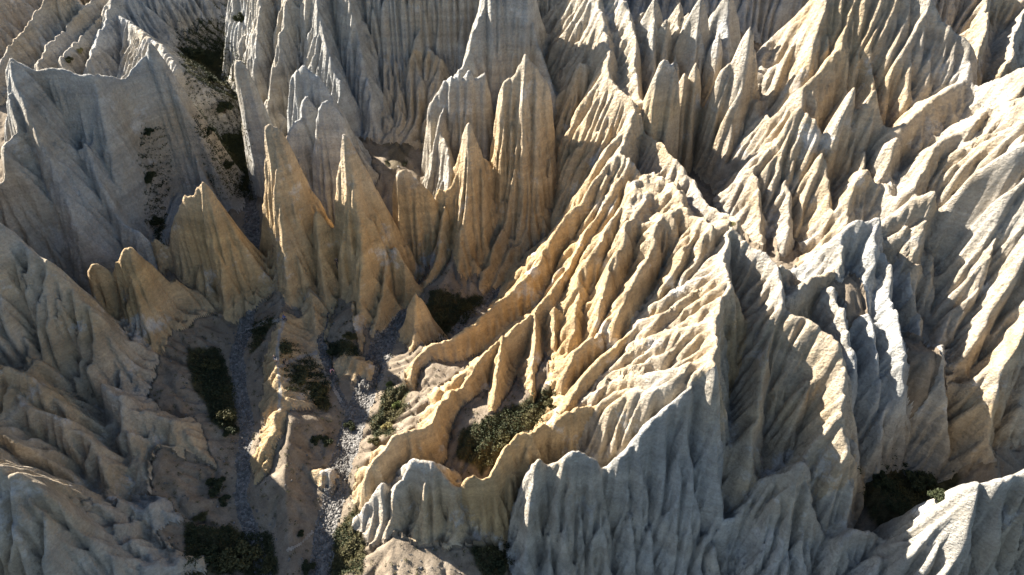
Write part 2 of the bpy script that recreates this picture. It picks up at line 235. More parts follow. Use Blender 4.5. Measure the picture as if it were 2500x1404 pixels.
R('right_wall', [(2700,120),(2620,260),(2570,500),(2540,700),(2520,860),(2500,1000)], [76,72,66,61,57,52.5], (1.2,1.25), 1.9, 3.2, .8)
R('right_wall', [(2500,300),(2440,480),(2360,680),(2290,860)], (75,59.5), (1.4,1.4), .7, 2)
R('right_wall', [(2440,330),(2390,470),(2320,640),(2272,780)], (76.5,62), (1.4,1.4), .7, 2)
R('right_wall', [(2370,350),(2330,470),(2290,600),(2255,700)], (77,65.5), (1.5,1.5), .7, 2)
R('right_wall', [(2530,560),(2470,740),(2400,900),(2330,1010)], (64.5,54), (1.8,1.8), .7, 2)
R('right_wall', [(2520,760),(2460,870),(2430,950),(2410,1050),(2420,1130)], (59,48.5), (2.2,2.4), .7, 2)
R('corner_rocks', [(2700,1040),(2560,1130),(2500,1160),(2420,1158),(2380,1210),(2336,1250),(2300,1300),(2290,1330)], [41,39.2,38.6,39,38.8,38.6,38.4,38.4], (2.8,4.5), 1.8, 2.4)
R('corner_rocks', [(2040,1290),(2065,1272),(2110,1290),(2190,1312),(2240,1332),(2290,1326),(2340,1340),(2385,1392)], [41,41,40.6,40,39.6,39.4,39,38.4], (3,2.2), 1.0, 2)
R('corner_rocks', [(2480,1180),(2440,1260),(2420,1330),(2400,1404)], (38.4,35.5), (1.7,1.7), .8, 2)

# ------------------------------------------------------------ height field
DX = .2
X0, X1, Y0, Y1 = -150, 150, 27, 200
xs = np.arange(X0, X1+.01, DX, dtype=np.float32); ys = np.arange(Y0, Y1+.01, DX, dtype=np.float32)
X, Y = np.meshgrid(xs, ys); NY, NX = X.shape
# floor: a sloping plane with raised gullies on the right
CP = [(2230,1170,50),(2150,1120,52),(2280,860,56.5),(1790,470,93),(1700,430,97),(1930,650,74),(1600,420,101),(1570,100,122),(1700,60,122),(1850,430,90),(1200,1080,56.5),(1340,980,62),(1800,1330,43),(1230,1390,41),(2000,1340,42),(960,420,113),
      (2130,450,82),(2200,400,82),(2450,400,82),(2060,700,66),(2400,1100,50)]
off = [(W(*c)[0], c[2], W(*c)[2]-.2*(c[2]-67)) for c in CP]
off += [(x, y, 0) for x in (-100,-75,-50,-25) for y in (35,55,75,95,115,135,160)]+[(x, y, 0) for x in (-12,-2) for y in (66,75,84,95,108,120,140)]+[(-12,40,0),(-14,50,0),(0,38,0)]
off += [(12,38,-5),(22,38,-5),(30,38,-3)]
off += [(100, y, 24) for y in (75,95,115,140)]+[(70, 140, 20), (40, 150, 14), (100, 35, 8)]
num = np.zeros_like(X); den = np.zeros_like(X)
for ox, oy, oz in off:
    q = 1/((X-ox)**2+(Y-oy)**2+4)**1.6; num += q*oz; den += q
FL = .2*(Y-67)+num/den
FL += 1.0*fbm(X/14, Y/14, 4, 50)+.25*fbm(X/3, Y/3, 3, 60)
GR = {}
GR['left_stream'] = ([(606,470),(614,560),(620,650),(616,720),(598,800),(575,870),(585,960),(600,1050),(590,1150),(586,1230),(620,1320),(645,1420)], 17)
GR['right_stream'] = ([(1000,690),(985,740),(955,800),(918,880),(888,960),(858,1050),(832,1130),(812,1220),(790,1300),(778,1420)], 27)
GR['middle_stream'] = ([(822,640),(800,720),(782,830),(800,900),(822,960),(850,1010)], 10)
GR['small_stream'] = ([(1235,700),(1150,765),(1110,810)], 11)
def seg_dist(pts, px, py):
    dm = np.full(px.shape, 1e9, np.float32)
    for (ax, ay), (bx, by) in zip(pts, pts[1:]):
        ex, ey = bx-ax, by-ay; t = np.clip(((px-ax)*ex+(py-ay)*ey)/(ex*ex+ey*ey), 0, 1)
        dm = np.minimum(dm, np.hypot(px-ax-t*ex, py-ay-t*ey))
    return dm
dmin = np.full_like(X, 1e9)
for pts, wd in list(GR.values())+[([(540,60),(540,200),(585,380),(606,470)], 10)]:
    dmin = np.minimum(dmin, seg_dist([W(p[0], p[1], YB(p[1]))[:2] for p in pts], X, Y))
FL += np.where((X < 6) & (Y < 170), (.58*np.clip(dmin+.8*noise(X/3, Y/3, 88)-1.3, 0, 9)), .58*7.7*sst(6, 12, X))*(1-sst(12, 26, X))*(1-sst(-4, 3, X)*sst(54, 49, Y))
wx = .75*fbm(X/7, Y/7, 3, 1)+.18*fbm(X/1.6, Y/1.6, 2, 5); wy = .75*fbm(X/7+50, Y/7, 3, 11)+.18*fbm(X/1.6+9, Y/1.6, 2, 15)
XW = X+wx; YW = Y+wy
groups = []
for f in FE:
    if f[0] not in groups: groups.append(f[0])
best = FL.copy(); second = np.full_like(X, -99.); gid = np.full(X.shape, -1, np.int16)
bs = np.zeros_like(X); bd = np.zeros_like(X); bph = np.zeros_like(X); bfl = np.zeros_like(X); bwl = np.ones_like(X)
for fi, (g, P, m, fl, wl, r, me) in enumerate(FE):
    P = np.array(P); mm = min(m); zt = P[:, 2].max()
    rad = min(60, (zt+8)/mm)
    i0 = max(0, int((P[:, 0].min()-rad-X0)/DX)); i1 = min(NX, int((P[:, 0].max()+rad-X0)/DX)+1)
    j0 = max(0, int((P[:, 1].min()-rad-Y0)/DX)); j1 = min(NY, int((P[:, 1].max()+rad-Y0)/DX)+1)
    if i1 <= i0 or j1 <= j0: continue
    sl = np.s_[j0:j1, i0:i1]; x = XW[sl]; y = YW[sl]
    hf = np.full(x.shape, -999., np.float32); ss = np.zeros_like(hf); dd = np.zeros_like(hf); pp = np.zeros_like(hf); L = fi*31.7
    for a, b in zip(P, P[1:]):
        ex, ey = b[0]-a[0], b[1]-a[1]; l2 = ex*ex+ey*ey+1e-9; l = math.sqrt(l2)
        t = np.clip(((x-a[0])*ex+(y-a[1])*ey)/l2, 0, 1)
        ux = x-(a[0]+t*ex); uy = y-(a[1]+t*ey); d = np.sqrt(ux*ux+uy*uy)+1e-6
        c = (ux*-ey+uy*ex)/(l*d)                       # +1 on the left-hand side
        mk = m[1]+(m[0]-m[1])*(.5+.5*c)
        sn = (ux*ex+uy*ey)/(l*d); mk = mk+(me-mk)*sn*sn
        q = (a[2]+t*(b[2]-a[2]))-mk*(np.sqrt(d*d+r*r)-r)
        up = q > hf
        hf = np.where(up, q, hf); ss = np.where(up, L+t*l, ss); dd = np.where(up, d, dd)
        pp = np.where(up, np.arcsin(np.clip((ux*ex+uy*ey)/(l*d), -1, 1))*np.sign(c)+c*3, pp)
        L += l
    B = best[sl]; up = hf > B
    second[sl] = np.where(up, B, np.maximum(second[sl], hf))
    best[sl] = np.where(up, hf, B); gid[sl] = np.where(up, groups.index(g), gid[sl])
    for arr, v in ((bs, ss), (bd, dd), (bph, pp)): arr[sl] = np.where(up, v, arr[sl])
    bfl[sl] = np.where(up, fl, bfl[sl]); bwl[sl] = np.where(up, wl, bwl[sl])
second = np.maximum(second, np.where(gid >= 0, FL, -99))
h = best.copy()
# toe: blend of rock and floor
k = 3.5; dlt = best-FL; h += np.where(gid >= 0, .25*np.maximum(k-np.abs(dlt), 0)**2/k, 0)
# flutes down the flanks
rock = gid >= 0
fade = sst(.1, 3., bd)*sst(0, 3, best-second)*rock
a = bs/bwl+bph*1.6+.35*noise(X/5, Y/5, 77)
n1 = noise(a, bd*.05+3.1, 21); n2 = noise(a*2.3, bd*.09, 22); n3 = noise(a*5.1, bd*.2, 23)
cv = 1.9*np.exp(-np.abs(n1)/.12)+1.0*np.exp(-np.abs(n2)/.16)+.45*np.exp(-np.abs(n3)/.2)-.8*n1
n4 = noise(a*.62+40, bd*.04, 24); crack = 1.9*np.exp(-np.abs(n4)/.035)*sst(-.1, .35, noise(a*.2, bd*.02, 25)+.25)
amp = np.clip(.55+.085*bd, 0, 1.7)
h -= fade*bfl*(cv*amp*.85+crack*sst(.5, 4, bd))
# lumps, ledges, grit
zz = h/2.6+.5*fbm(X/11, Y/11, 2, 41)
gy, gx = np.gradient(h, DX); sl0 = np.hypot(gx, gy)
h += rock*(.15+.85*sst(.5, 1.4, sl0))*(.55*fbm(X/3.2, Y/3.2, 3, 31)+.24*fbm(X/1.1, Y/1.1, 2, 37))
h += rock*sst(1.5, 2.6, sl0)*.36*(np.abs((zz % 1)-.5)*2-.5)*sst(-.3, .4, noise(X/9, Y/9, 43))
# crumbled crests, and the knobbly cap of the massif
h += rock*np.exp(-bd/1.1)*(.5*noise(bs/1.5, bs*0, 201)+.42*noise(bs/.55, bs*0, 202))*np.where(np.isin(gid, [groups.index(g) for g in ('left_wall', 'high_slope', 'right_ridge', 'top_right_ridge', 'lit_spur', 'side_ridge')]), .4, 1)
zd0 = Y*cos(PIT)+(HC-h)*sin(PIT); px0 = 1250+FP*X/zd0; py0 = 702+FP*((HC-h)*cos(PIT)-Y*sin(PIT))/zd0
def inpoly(poly, px, py):
    r = np.zeros(px.shape, bool); n = len(poly)
    for i in range(n):
        (ax, ay), (bx, by) = poly[i], poly[(i+1) % n]
        if ay != by: r ^= ((ay > py) != (by > py)) & (px < (bx-ax)*(py-ay)/(by-ay)+ax)
    return r
def blur(v):
    p = np.pad(v, 1, mode='edge')
    return (p[1:-1, 1:-1]*4+(p[:-2, 1:-1]+p[2:, 1:-1]+p[1:-1, :-2]+p[1:-1, 2:])*2+p[:-2, :-2]+p[:-2, 2:]+p[2:, :-2]+p[2:, 2:])/16
capm = inpoly([(1535,455),(1600,440),(1655,465),(1685,525),(1740,560),(1765,600),(1700,610),(1625,628),(1525,608),(1505,580),(1522,515)], px0+10*fbm(X/1.5, Y/1.5, 3, 210), py0+10*fbm(X/1.5, Y/1.5, 3, 211)) & (gid == groups.index('massif'))
jj, ii = np.nonzero(capm); sl = np.s_[jj.min()-20:jj.max()+20, ii.min()-20:ii.max()+20]
sm = h[sl].copy()
for _ in range(40): sm = blur(sm)
cm = blur(capm[sl].astype(np.float32))
h[sl] = h[sl]*(1-cm)+cm*(sm+1.9+1.1*fbm(X[sl]/1.5, Y[sl]/1.5, 3, 212))
# grooves traced on the visible faces: picture polyline, depth
def hit(px, py):                                   # where the view ray through a pixel meets the ground
    t = T(py); yy = np.arange(Y0+1, Y1-1, .1); z = HC-yy*t; x = (px-1250)/FP*(yy*cos(PIT)+(HC-z)*sin(PIT))
    i = np.clip(((x-X0)/DX), 0, NX-1.01); j = (yy-Y0)/DX
    i_ = i.astype(int); j_ = j.astype(int); fi = i-i_; fj = j-j_
    hh = (h[j_, i_]*(1-fi)+h[j_, i_+1]*fi)*(1-fj)+(h[j_+1, i_]*(1-fi)+h[j_+1, i_+1]*fi)*fj
    k = np.argmax(hh >= z); zz_ = max(hh[k], z[k])
    return np.array((x[k], yy[k], zz_)), (yy[k]*cos(PIT)+(HC-zz_)*sin(PIT))/FP   # metres per photo pixel
GROOVE = [(15,[(370,300),(376,400),(384,500),(388,575)],4.5),(2.2,[(2111,166),(2115,223),(2118,266)]),(2,[(2154,119),(2162,180),(2162,230)]),(2,[(2198,205),(2183,259),(2169,306)]),(2,[(2061,202),(2036,245),(2021,288)]),
 (2.4,[(1917,90),(1888,173),(1874,252)]),(2.4,[(1946,108),(1917,187),(1899,245)]),(2,[(1900,75),(1870,150),(1863,220)]),(2.4,[(2140,315),(2142,392)]),(2.4,[(2169,315),(2164,406)]),(2.4,[(2217,354),(2214,440)]),(2,[(2054,411),(2042,440),(2049,500)]),
 (2.2,[(2318,440),(2306,531)]),(2.2,[(2356,440),(2346,531)]),(2.2,[(2387,440),(2363,531)]),(3,[(2310,500),(2294,560),(2270,668),(2267,716)]),(3,[(2345,530),(2322,596),(2289,716),(2274,788)]),(3.2,[(2410,450),(2378,512),(2320,668),(2279,776)]),(2.6,[(2400,640),(2356,716),(2320,800)]),(3,[(2470,590),(2428,668),(2380,752),(2332,836)]),(2.5,[(2490,700),(2440,800),(2370,900)]),
 (2.5,[(1802,1115),(1794,1223),(1816,1367)]),(2,[(1996,946),(1982,1018),(1924,1115)]),(1.6,[(1838,1007),(1802,1050)]),(2.2,[(1920,1158),(1852,1259),(1830,1349)]),(2,[(1990,1160),(2018,1250),(2040,1290)]),(1.8,[(1870,1180),(1835,1260),(1822,1330)]),
 (1.6,[(108,910),(144,950),(173,989)]),(3.6,[(223,960),(234,1007),(266,1072),(306,1151),(346,1209)]),(2,[(144,1104),(187,1144),(223,1180),(252,1212)]),(3.4,[(187,1216),(216,1259),(266,1306),(324,1335)]),(2,[(360,1093),(382,1144),(418,1194)]),(2,[(392,1072),(432,1129),(457,1180)]),(1.8,[(324,1277),(378,1331),(396,1360)]),
 (1.8,[(36,738),(65,810),(83,839)]),(2,[(112,832),(126,868),(173,943)]),(2,[(144,839),(173,882),(205,943)]),(1.5,[(162,821),(223,871),(270,900)]),(1.8,[(281,749),(295,810),(324,882)]),(1.6,[(340,690),(370,780),(400,880)]),
 (1.8,[(410,640),(425,710),(464,749)]),(2,[(482,594),(518,684),(529,756)]),(1.6,[(461,540),(461,648),(475,702)]),(1.6,[(530,560),(560,650),(575,730)]),(1.6,[(662,594),(677,702)]),(2.2,[(742,504),(752,612),(770,695)]),(1.5,[(690,480),(705,600),(722,720)]),(2,[(864,522),(868,576)]),(1.8,[(935,570),(915,640),(900,740)]),(1.6,[(850,640),(862,760)]),
 (2.6,[(1345,1130),(1335,1250),(1322,1390)]),(2.6,[(1482,1140),(1512,1250),(1510,1390)]),(2.4,[(1132,1195),(1140,1290),(1168,1385)]),(2,[(1600,1080),(1612,1250),(1620,1390)]),(2,[(1715,960),(1712,1100),(1740,1290)]),(1.8,[(1650,1040),(1640,1200)]),(1.6,[(1440,1180),(1436,1320)]),
 (3.2,[(352,190),(371,252),(372,330),(380,440),(386,560)]),(2.4,[(382,187),(403,230),(425,288)]),(1.1,[(47,190),(100,300),(137,390),(180,470)]),(1,[(110,200),(200,350),(290,500)]),
 (3,[(1448,630),(1426,709),(1423,800)]),(2.2,[(1178,340),(1172,480),(1166,600)]),(2,[(1356,300),(1358,430),(1350,520)]),(1.6,[(1262,480),(1250,560)]),(1.8,[(1225,420),(1205,560),(1180,640)]),
 (2.2,[(2092,600),(2080,700),(2062,740)]),(2,[(2165,560),(2150,660),(2140,760)]),(2.2,[(2205,600),(2195,720),(2205,800)]),(2,[(2250,700),(2262,800),(2262,880)]),(2,[(2430,1170),(2410,1260),(2400,1360)]),(2,[(2360,1260),(2340,1330)]),(2,[(2480,1220),(2470,1330)]),(1.6,[(2180,1330),(2170,1395)]),(1.8,[(1000,1180),(985,1280),(960,1380)]),(1.6,[(1080,1200),(1075,1290)])]
for D, pts, *wo in GROOVE:
    q = np.array([hit(a+3*noise(a, b, 3), b)[0] for a, b in pts]); w_ = wo[0] if wo else .55*D+.35
    i0 = max(0, int((q[:, 0].min()-4-X0)/DX)); i1 = min(NX, int((q[:, 0].max()+4-X0)/DX)+1); j0 = max(0, int((q[:, 1].min()-4-Y0)/DX)); j1 = min(NY, int((q[:, 1].max()+4-Y0)/DX)+1)
    sl = np.s_[j0:j1, i0:i1]; dm = np.full((j1-j0, i1-i0), 1e9, np.float32)
    for a, b in zip(q, q[1:]):
        if np.hypot(*(a-b)[:2]) > 14: continue
        ex, ey = (b-a)[:2]; t = np.clip(((XW[sl]-a[0])*ex+(YW[sl]-a[1])*ey)/(ex*ex+ey*ey+1e-9), 0, 1)
        dm = np.minimum(dm, np.hypot(XW[sl]-a[0]-t*ex, YW[sl]-a[1]-t*ey))
    h[sl] -= D*1.25*np.clip(1-dm/w_, 0, 1)**1.3*(best[sl]-FL[sl] > .5)
h = np.maximum(h, FL-.6)
# water: rills cut along the lines of flow
def flow(h, it, DX=DX):
    NY, NX = h.shape; n = NY*NX; hp = np.pad(h, 1, mode='edge'); bst = np.zeros_like(h); rc = np.arange(n).reshape(NY, NX)
    idx = np.arange(n).reshape(NY, NX)
    for dj in (-1, 0, 1):
        for di in (-1, 0, 1):
            if dj == 0 and di == 0: continue
            s = (h-hp[1+dj:1+dj+NY, 1+di:1+di+NX])/(DX*math.hypot(dj, di))
            up = s > bst; bst = np.where(up, s, bst)
            jj = np.clip(np.arange(NY)+dj, 0, NY-1)[:, None]; ii = np.clip(np.arange(NX)+di, 0, NX-1)[None]
            rc = np.where(up, jj*NX+ii, rc)
    rc = rc.ravel(); self_ = rc == np.arange(n); acc = np.ones(n)
    for _ in range(it):
        acc2 = 1+np.bincount(rc, np.where(self_, 0, acc), n)
        acc = acc2
    return acc.reshape(NY, NX).astype(np.float32), bst
def blur(v):
    p = np.pad(v, 1, mode='edge')
    return (p[1:-1, 1:-1]*4+(p[:-2, 1:-1]+p[2:, 1:-1]+p[1:-1, :-2]+p[1:-1, 2:])*2+p[:-2, :-2]+p[:-2, 2:]+p[2:, :-2]+p[2:, 2:])/16
hc = h[::2, ::2].copy(); h0 = hc.copy(); rkc = rock[::2, ::2]; jit = .25*fbm(X[::2, ::2]/1.3, Y[::2, ::2]/1.3, 2, 150)
calm = np.where(np.isin(gid[::2, ::2], [groups.index(g) for g in ('high_slope', 'right_ridge', 'top_right_ridge', 'left_wall', 'lit_spur', 'bright_ridge', 'prow', 'slender_spire')]), .5, 1); flc = FL[::2, ::2]; soil = .75*sst(1.6, 4, dmin)[::2, ::2]
for rnd in range(16):
    acc, slp = flow(hc+jit, 90, DX*2)
    cut = np.clip(.035*np.sqrt(np.maximum(acc-2, 0))*np.minimum(slp, 3), 0, .34)*np.where(rkc, (sst(-.5, 2, hc-flc)*.85+.15)*calm, soil)
    hc = hc-cut
    if rnd % 4 == 3: hc = hc*.6+blur(hc)*.4
dl = hc-h0; dl = np.repeat(np.repeat(dl, 2, 0), 2, 1)[:NY, :NX]
h = h+blur(dl)
h += np.where(rock, .13, .05)*fbm(X/.75, Y/.75, 3, 160, .7)
for rnd in range(2):
    acc, slp = flow(h+.05*rng.standard_normal(h.shape).astype(np.float32), 200)
    cut = np.clip(.075*np.sqrt(acc)*np.minimum(slp, 2.5), 0, .9)*rock
    h = h-blur(cut)*.8
h = h.astype(np.float32)

# picture position of each vertex
ZD = Y*cos(PIT)+(HC-h)*sin(PIT)
PX = 1250+FP*X/ZD; PYv = 702+FP*((HC-h)*cos(PIT)-Y*sin(PIT))/ZD
def height(x, y):
    i = min(max((x-X0)/DX, 0), NX-1.01); j = min(max((y-Y0)/DX, 0), NY-1.01); a, b = int(i), int(j); u, v = i-a, j-b
    return float((h[b, a]*(1-u)+h[b, a+1]*u)*(1-v)+(h[b+1, a]*(1-u)+h[b+1, a+1]*u)*v)
low = best-FL < 2.5

# ------------------------------------------------------------ materials
def newmat(name):
    m = bpy.data.materials.new(name); m.use_nodes = True; n = m.node_tree; return m, n, n.nodes['Principled BSDF'], n.links.new
def N(n, t, **kw):
    o = n.nodes.new(t)
    for k, v in kw.items():
        if hasattr(o, k): setattr(o, k, v)
        else: o.inputs[k.replace('_', ' ')].default_value = v
    return o
def noi(n, lk, vec, scale, detail=4, rough=.6):
    o = N(n, 'ShaderNodeTexNoise', Scale=scale, Detail=detail, Roughness=rough); lk(vec, o.inputs['Vector']); return o.outputs['Fac']
def ramp(n, lk, fac, stops):
    o = n.nodes.new('ShaderNodeValToRGB'); lk(fac, o.inputs[0]); e = o.color_ramp.elements
    while len(e) < len(stops): e.new(.5)
    for q, (p, c) in zip(e, stops): q.position = p; q.color = (*c, 1) if len(c) == 3 else (c[0],)*3+(1,)
    return o.outputs[0]
def mix(n, lk, fac, a, b, mode='MIX'):
    o = n.nodes.new('ShaderNodeMix'); o.data_type = 'RGBA'; o.blend_type = mode
    for v, s in ((fac, 0), (a, 6), (b, 7)):
        if isinstance(v, (int, float)): o.inputs[s].default_value = v
        elif isinstance(v, tuple): o.inputs[s].default_value = (*v, 1)
        else: lk(v, o.inputs[s])
    return o.outputs[2]
def clay(name, tan_c, grey_c, bias, zr=None):
    m, n, b, lk = newmat(name)
    pos = n.nodes.new('ShaderNodeNewGeometry').outputs['Position']
    big = noi(n, lk, pos, .05, 3); f = ramp(n, lk, big, [(.38+bias, (0,)), (.62+bias, (1,))])
    if zr:
        sp = n.nodes.new('ShaderNodeSeparateXYZ'); lk(pos, sp.inputs[0])
        mr = N(n, 'ShaderNodeMapRange'); mr.inputs[1].default_value = zr[0]; mr.inputs[2].default_value = zr[1]; lk(sp.outputs[2], mr.inputs[0])
        ad0 = N(n, 'ShaderNodeMath', operation='MULTIPLY_ADD', use_clamp=True); lk(f, ad0.inputs[0]); ad0.inputs[1].default_value = .35; lk(mr.outputs[0], ad0.inputs[2]); f = ad0.outputs[0]
    col = mix(n, lk, f, tan_c, grey_c)
    wp = ramp(n, lk, noi(n, lk, pos, .16, 6, .7), [(.575, (0,)), (.69, (.8,))]); col = mix(n, lk, wp, col, (.50,.49,.47))
    # strata: thin level beds
    sx = N(n, 'ShaderNodeMapping'); sx.inputs['Scale'].default_value = (.012, .012, .22); lk(pos, sx.inputs[0])
    st = noi(n, lk, sx.outputs[0], 2.2, 5, .65); col = mix(n, lk, .7, col, ramp(n, lk, st, [(.3, (.33,)), (.5, (.5,)), (.68, (.66,))]), 'OVERLAY')
    s2 = N(n, 'ShaderNodeMapping'); s2.inputs['Scale'].default_value = (1, 1, .16); lk(pos, s2.inputs[0])
    strk = noi(n, lk, s2.outputs[0], .9, 5, .6); col = mix(n, lk, .45, col, ramp(n, lk, strk, [(.3, (.36,)), (.7, (.62,))]), 'OVERLAY')
    gr = noi(n, lk, pos, 2.4, 8, .8); col = mix(n, lk, .6, col, ramp(n, lk, gr, [(.3, (.26,)), (.5, (.5,)), (.7, (.70,))]), 'OVERLAY')
    lk(col, b.inputs['Base Color']); b.inputs['Roughness'].default_value = .95; b.inputs['Specular IOR Level'].default_value = .15
    vo = N(n, 'ShaderNodeTexVoronoi', Scale=2.6); lk(pos, vo.inputs['Vector'])
    g2 = noi(n, lk, pos, 1.6, 8, .72)
    ad = N(n, 'ShaderNodeMath', operation='MULTIPLY_ADD'); lk(vo.outputs['Distance'], ad.inputs[0]); ad.inputs[1].default_value = .25; lk(g2, ad.inputs[2])
    bu = N(n, 'ShaderNodeBump', Strength=1, Distance=.6); lk(ad.outputs[0], bu.inputs['Height']); lk(bu.outputs[0], b.inputs['Normal'])
    return m
M_clay = clay('tan_clay', (.42,.32,.20), (.395,.355,.295), .0)
M_warm = clay('ochre_bounce_clay', (.45,.315,.165), (.405,.352,.275), .05, (18, 42))  # ochre partly paints in the warm bounce light on spires and bowl
M_grey = clay('grey_shade_clay', (.39,.335,.255), (.36,.352,.325), -.03)  # grey pulled bluer, painting cool shade into the colour of these walls
WARM = 'golden_spire twin_spire blunt_spire left_pinnacle amber_spire great_spire column column_wall outer_fin second_fin peak_fin third_fin fourth_fin rim_fin small_spire massif bright_ridge valley_ridge rib_mound brown_pinnacle knob_ridge'.split()
GREY = 'left_wall back_cliff front_wall prow buttress blue_buttress far_spur mid_spur pinnacle_row hollow_fin leaning_fin pale_spire slender_spire white_fin smooth_hill corner_rocks low_spur'.split()
def groundmat():
    m, n, b, lk = newmat('valley_soil')
    pos = n.nodes.new('ShaderNodeNewGeometry').outputs['Position']
    at = N(n, 'ShaderNodeAttribute', attribute_name='plants')
    c1 = ramp(n, lk, noi(n, lk, pos, .35, 6, .7), [(.3, (.14,.11,.08)), (.55, (.225,.18,.13)), (.75, (.30,.25,.195))])
    c2 = ramp(n, lk, noi(n, lk, pos, 1.5, 6, .75), [(.3, (.03,.028,.015)), (.5, (.062,.052,.026)), (.72, (.10,.085,.045))])
    col = mix(n, lk, at.outputs['Fac'], c1, c2)
    col = mix(n, lk, .6, col, ramp(n, lk, noi(n, lk, pos, 4, 5, .8), [(.3, (.28,)), (.7, (.68,))]), 'OVERLAY')
    lk(col, b.inputs['Base Color']); b.inputs['Roughness'].default_value = 1; b.inputs['Specular IOR Level'].default_value = .1
    bu = N(n, 'ShaderNodeBump', Strength=.9, Distance=.3); lk(noi(n, lk, pos, 2.5, 8, .75), bu.inputs['Height']); lk(bu.outputs[0], b.inputs['Normal'])
    return m
def gravelmat():
    m, n, b, lk = newmat('grey_gravel')
    pos = n.nodes.new('ShaderNodeNewGeometry').outputs['Position']
    vo = N(n, 'ShaderNodeTexVoronoi', Scale=3.2); lk(pos, vo.inputs['Vector'])
    sep = N(n, 'ShaderNodeSeparateColor'); lk(vo.outputs['Color'], sep.inputs[0])
    c = ramp(n, lk, sep.outputs[0], [(0, (.075,.068,.06)), (.6, (.13,.12,.105)), (1, (.20,.185,.165))])
    c = mix(n, lk, .5, c, ramp(n, lk, noi(n, lk, pos, .5, 4), [(.3, (.35,)), (.7, (.62,))]), 'OVERLAY')
    lk(c, b.inputs['Base Color']); b.inputs['Roughness'].default_value = .9
    bu = N(n, 'ShaderNodeBump', Strength=1, Distance=.2); bu.invert = True; lk(vo.outputs['Distance'], bu.inputs['Height']); lk(bu.outputs[0], b.inputs['Normal'])
    return m
M_ground = groundmat(); M_gravel = gravelmat()
def plain(name, c, rough=.8):
    m, n, b, lk = newmat(name); b.inputs['Base Color'].default_value = (*c, 1); b.inputs['Roughness'].default_value = rough; return m

# ------------------------------------------------------------ cut the height field into objects
def tag(o, label=None, cat=None, group=None, kind=None):
    for k, v in (('label', label), ('category', cat), ('group', group), ('kind', kind)):
        if v: o[k] = v
    return o
def mesh_np(name, V, F, mat, smooth=True):
    me = bpy.data.meshes.new(name); nv, nf = len(V), len(F); kf = F.shape[1]
    me.vertices.add(nv); me.vertices.foreach_set('co', np.ascontiguousarray(V, np.float32).ravel())
    me.loops.add(nf*kf); me.loops.foreach_set('vertex_index', np.ascontiguousarray(F, np.int32).ravel())
    me.polygons.add(nf); me.polygons.foreach_set('loop_start', np.arange(0, nf*kf, kf, dtype=np.int32))
    me.polygons.foreach_set('use_smooth', np.full(nf, smooth)); me.update(calc_edges=True)
    me.materials.append(mat); return me
def obj(name, me, parent=None):
    o = bpy.data.objects.new(name, me); C.objects.link(o)
    if parent: o.parent = parent
    return o
VG = np.stack([X, Y, h], -1).reshape(-1, 3)
I = np.arange(NY*NX).reshape(NY, NX)
FQ = np.stack([I[:-1, :-1], I[:-1, 1:], I[1:, 1:], I[1:, :-1]], -1).reshape(-1, 4)
cls = gid.astype(int).copy()
gnames = list(GR)
for q, (kname, (pts, wd)) in enumerate(GR.items()):
    dm = seg_dist(pts, PX, PYv)+9*fbm(X/2.4, Y/2.4, 4, 90+q, .7)
    cls[(dm < wd) & (best-FL < 1.2)] = -2-q
PATHS = [[(693,782),(680,815),(674,860),(677,900),(682,960),(679,1000)],[(680,895),(705,885),(735,872),(770,862)],[(600,806),(650,790),(693,779)],[(760,1300),(730,1330),(700,1345)],[(785,905),(806,935),(830,980)]]
vr = groups.index('valley_ridge')
for p in PATHS: cls[(seg_dist(p, PX, PYv) < 3.6+1.5*noise(X/.9, Y/.9, 120)) & ((gid == -1) | (gid == vr)) & (best-FL < 6)] = -20
for q in range(len(groups)):
    if (cls == q).sum() < 60: cls[cls == q] = -1
fc = cls[:-1, :-1].ravel()
# plants on the soil
PLANT = [[(690,870),(745,862),(795,900),(805,960),(800,1010),(770,990),(720,950),(690,950)],[(685,825),(715,830),(735,865),(700,890),(685,870)],
 [(1045,715),(1090,705),(1125,740),(1120,790),(1075,835),(1050,800)],[(1120,720),(1180,730),(1160,770),(1120,790)],
 [(1120,1060),(1200,1010),(1280,980),(1350,940),(1400,920),(1380,1000),(1290,1060),(1220,1130),(1180,1160),(1120,1130)],
 [(420,60),(520,50),(600,170),(620,470),(560,480),(480,350),(445,230)],[(500,0),(620,0),(600,150),(540,120)],[(330,310),(400,300),(410,440),(390,590),(350,540)],
 [(2080,1100),(2200,1080),(2330,1140),(2350,1210),(2280,1300),(2150,1290),(2080,1220)],[(900,1030),(960,940),(1000,950),(990,1010),(920,1090)],
 [(790,840),(840,830),(880,860),(840,880),(820,870)],[(460,850),(540,850),(590,1060),(520,1030),(470,930)],[(450,1280),(660,1300),(680,1404),(450,1404)],[(820,1290),(880,1200),(890,1404),(800,1404)],[(1150,1340),(1280,1300),(1300,1404),(1170,1404)],[(620,790),(680,780),(640,830),(610,880)],[(900,180),(1040,190),(1030,330),(960,430),(930,350)]]
def inpoly(poly, px, py):
    r = np.zeros(px.shape, bool); n = len(poly)
    for i in range(n):
        (ax, ay), (bx, by) = poly[i], poly[(i+1) % n]
        if ay != by: r ^= ((ay > py) != (by > py)) & (px < (bx-ax)*(py-ay)/(by-ay)+ax)
    return r
plants = np.zeros(X.shape, np.float32)
jx = PX+16*fbm(X/2, Y/2, 3, 95); jy = PYv+16*fbm(X/2+40, Y/2, 3, 96)
for p in PLANT: plants[inpoly(p, jx, jy)] = 1
plants[inpoly(PLANT[-1], PX, PYv)] *= .5
plants *= (best-FL < 8)
plants = blur(plants)
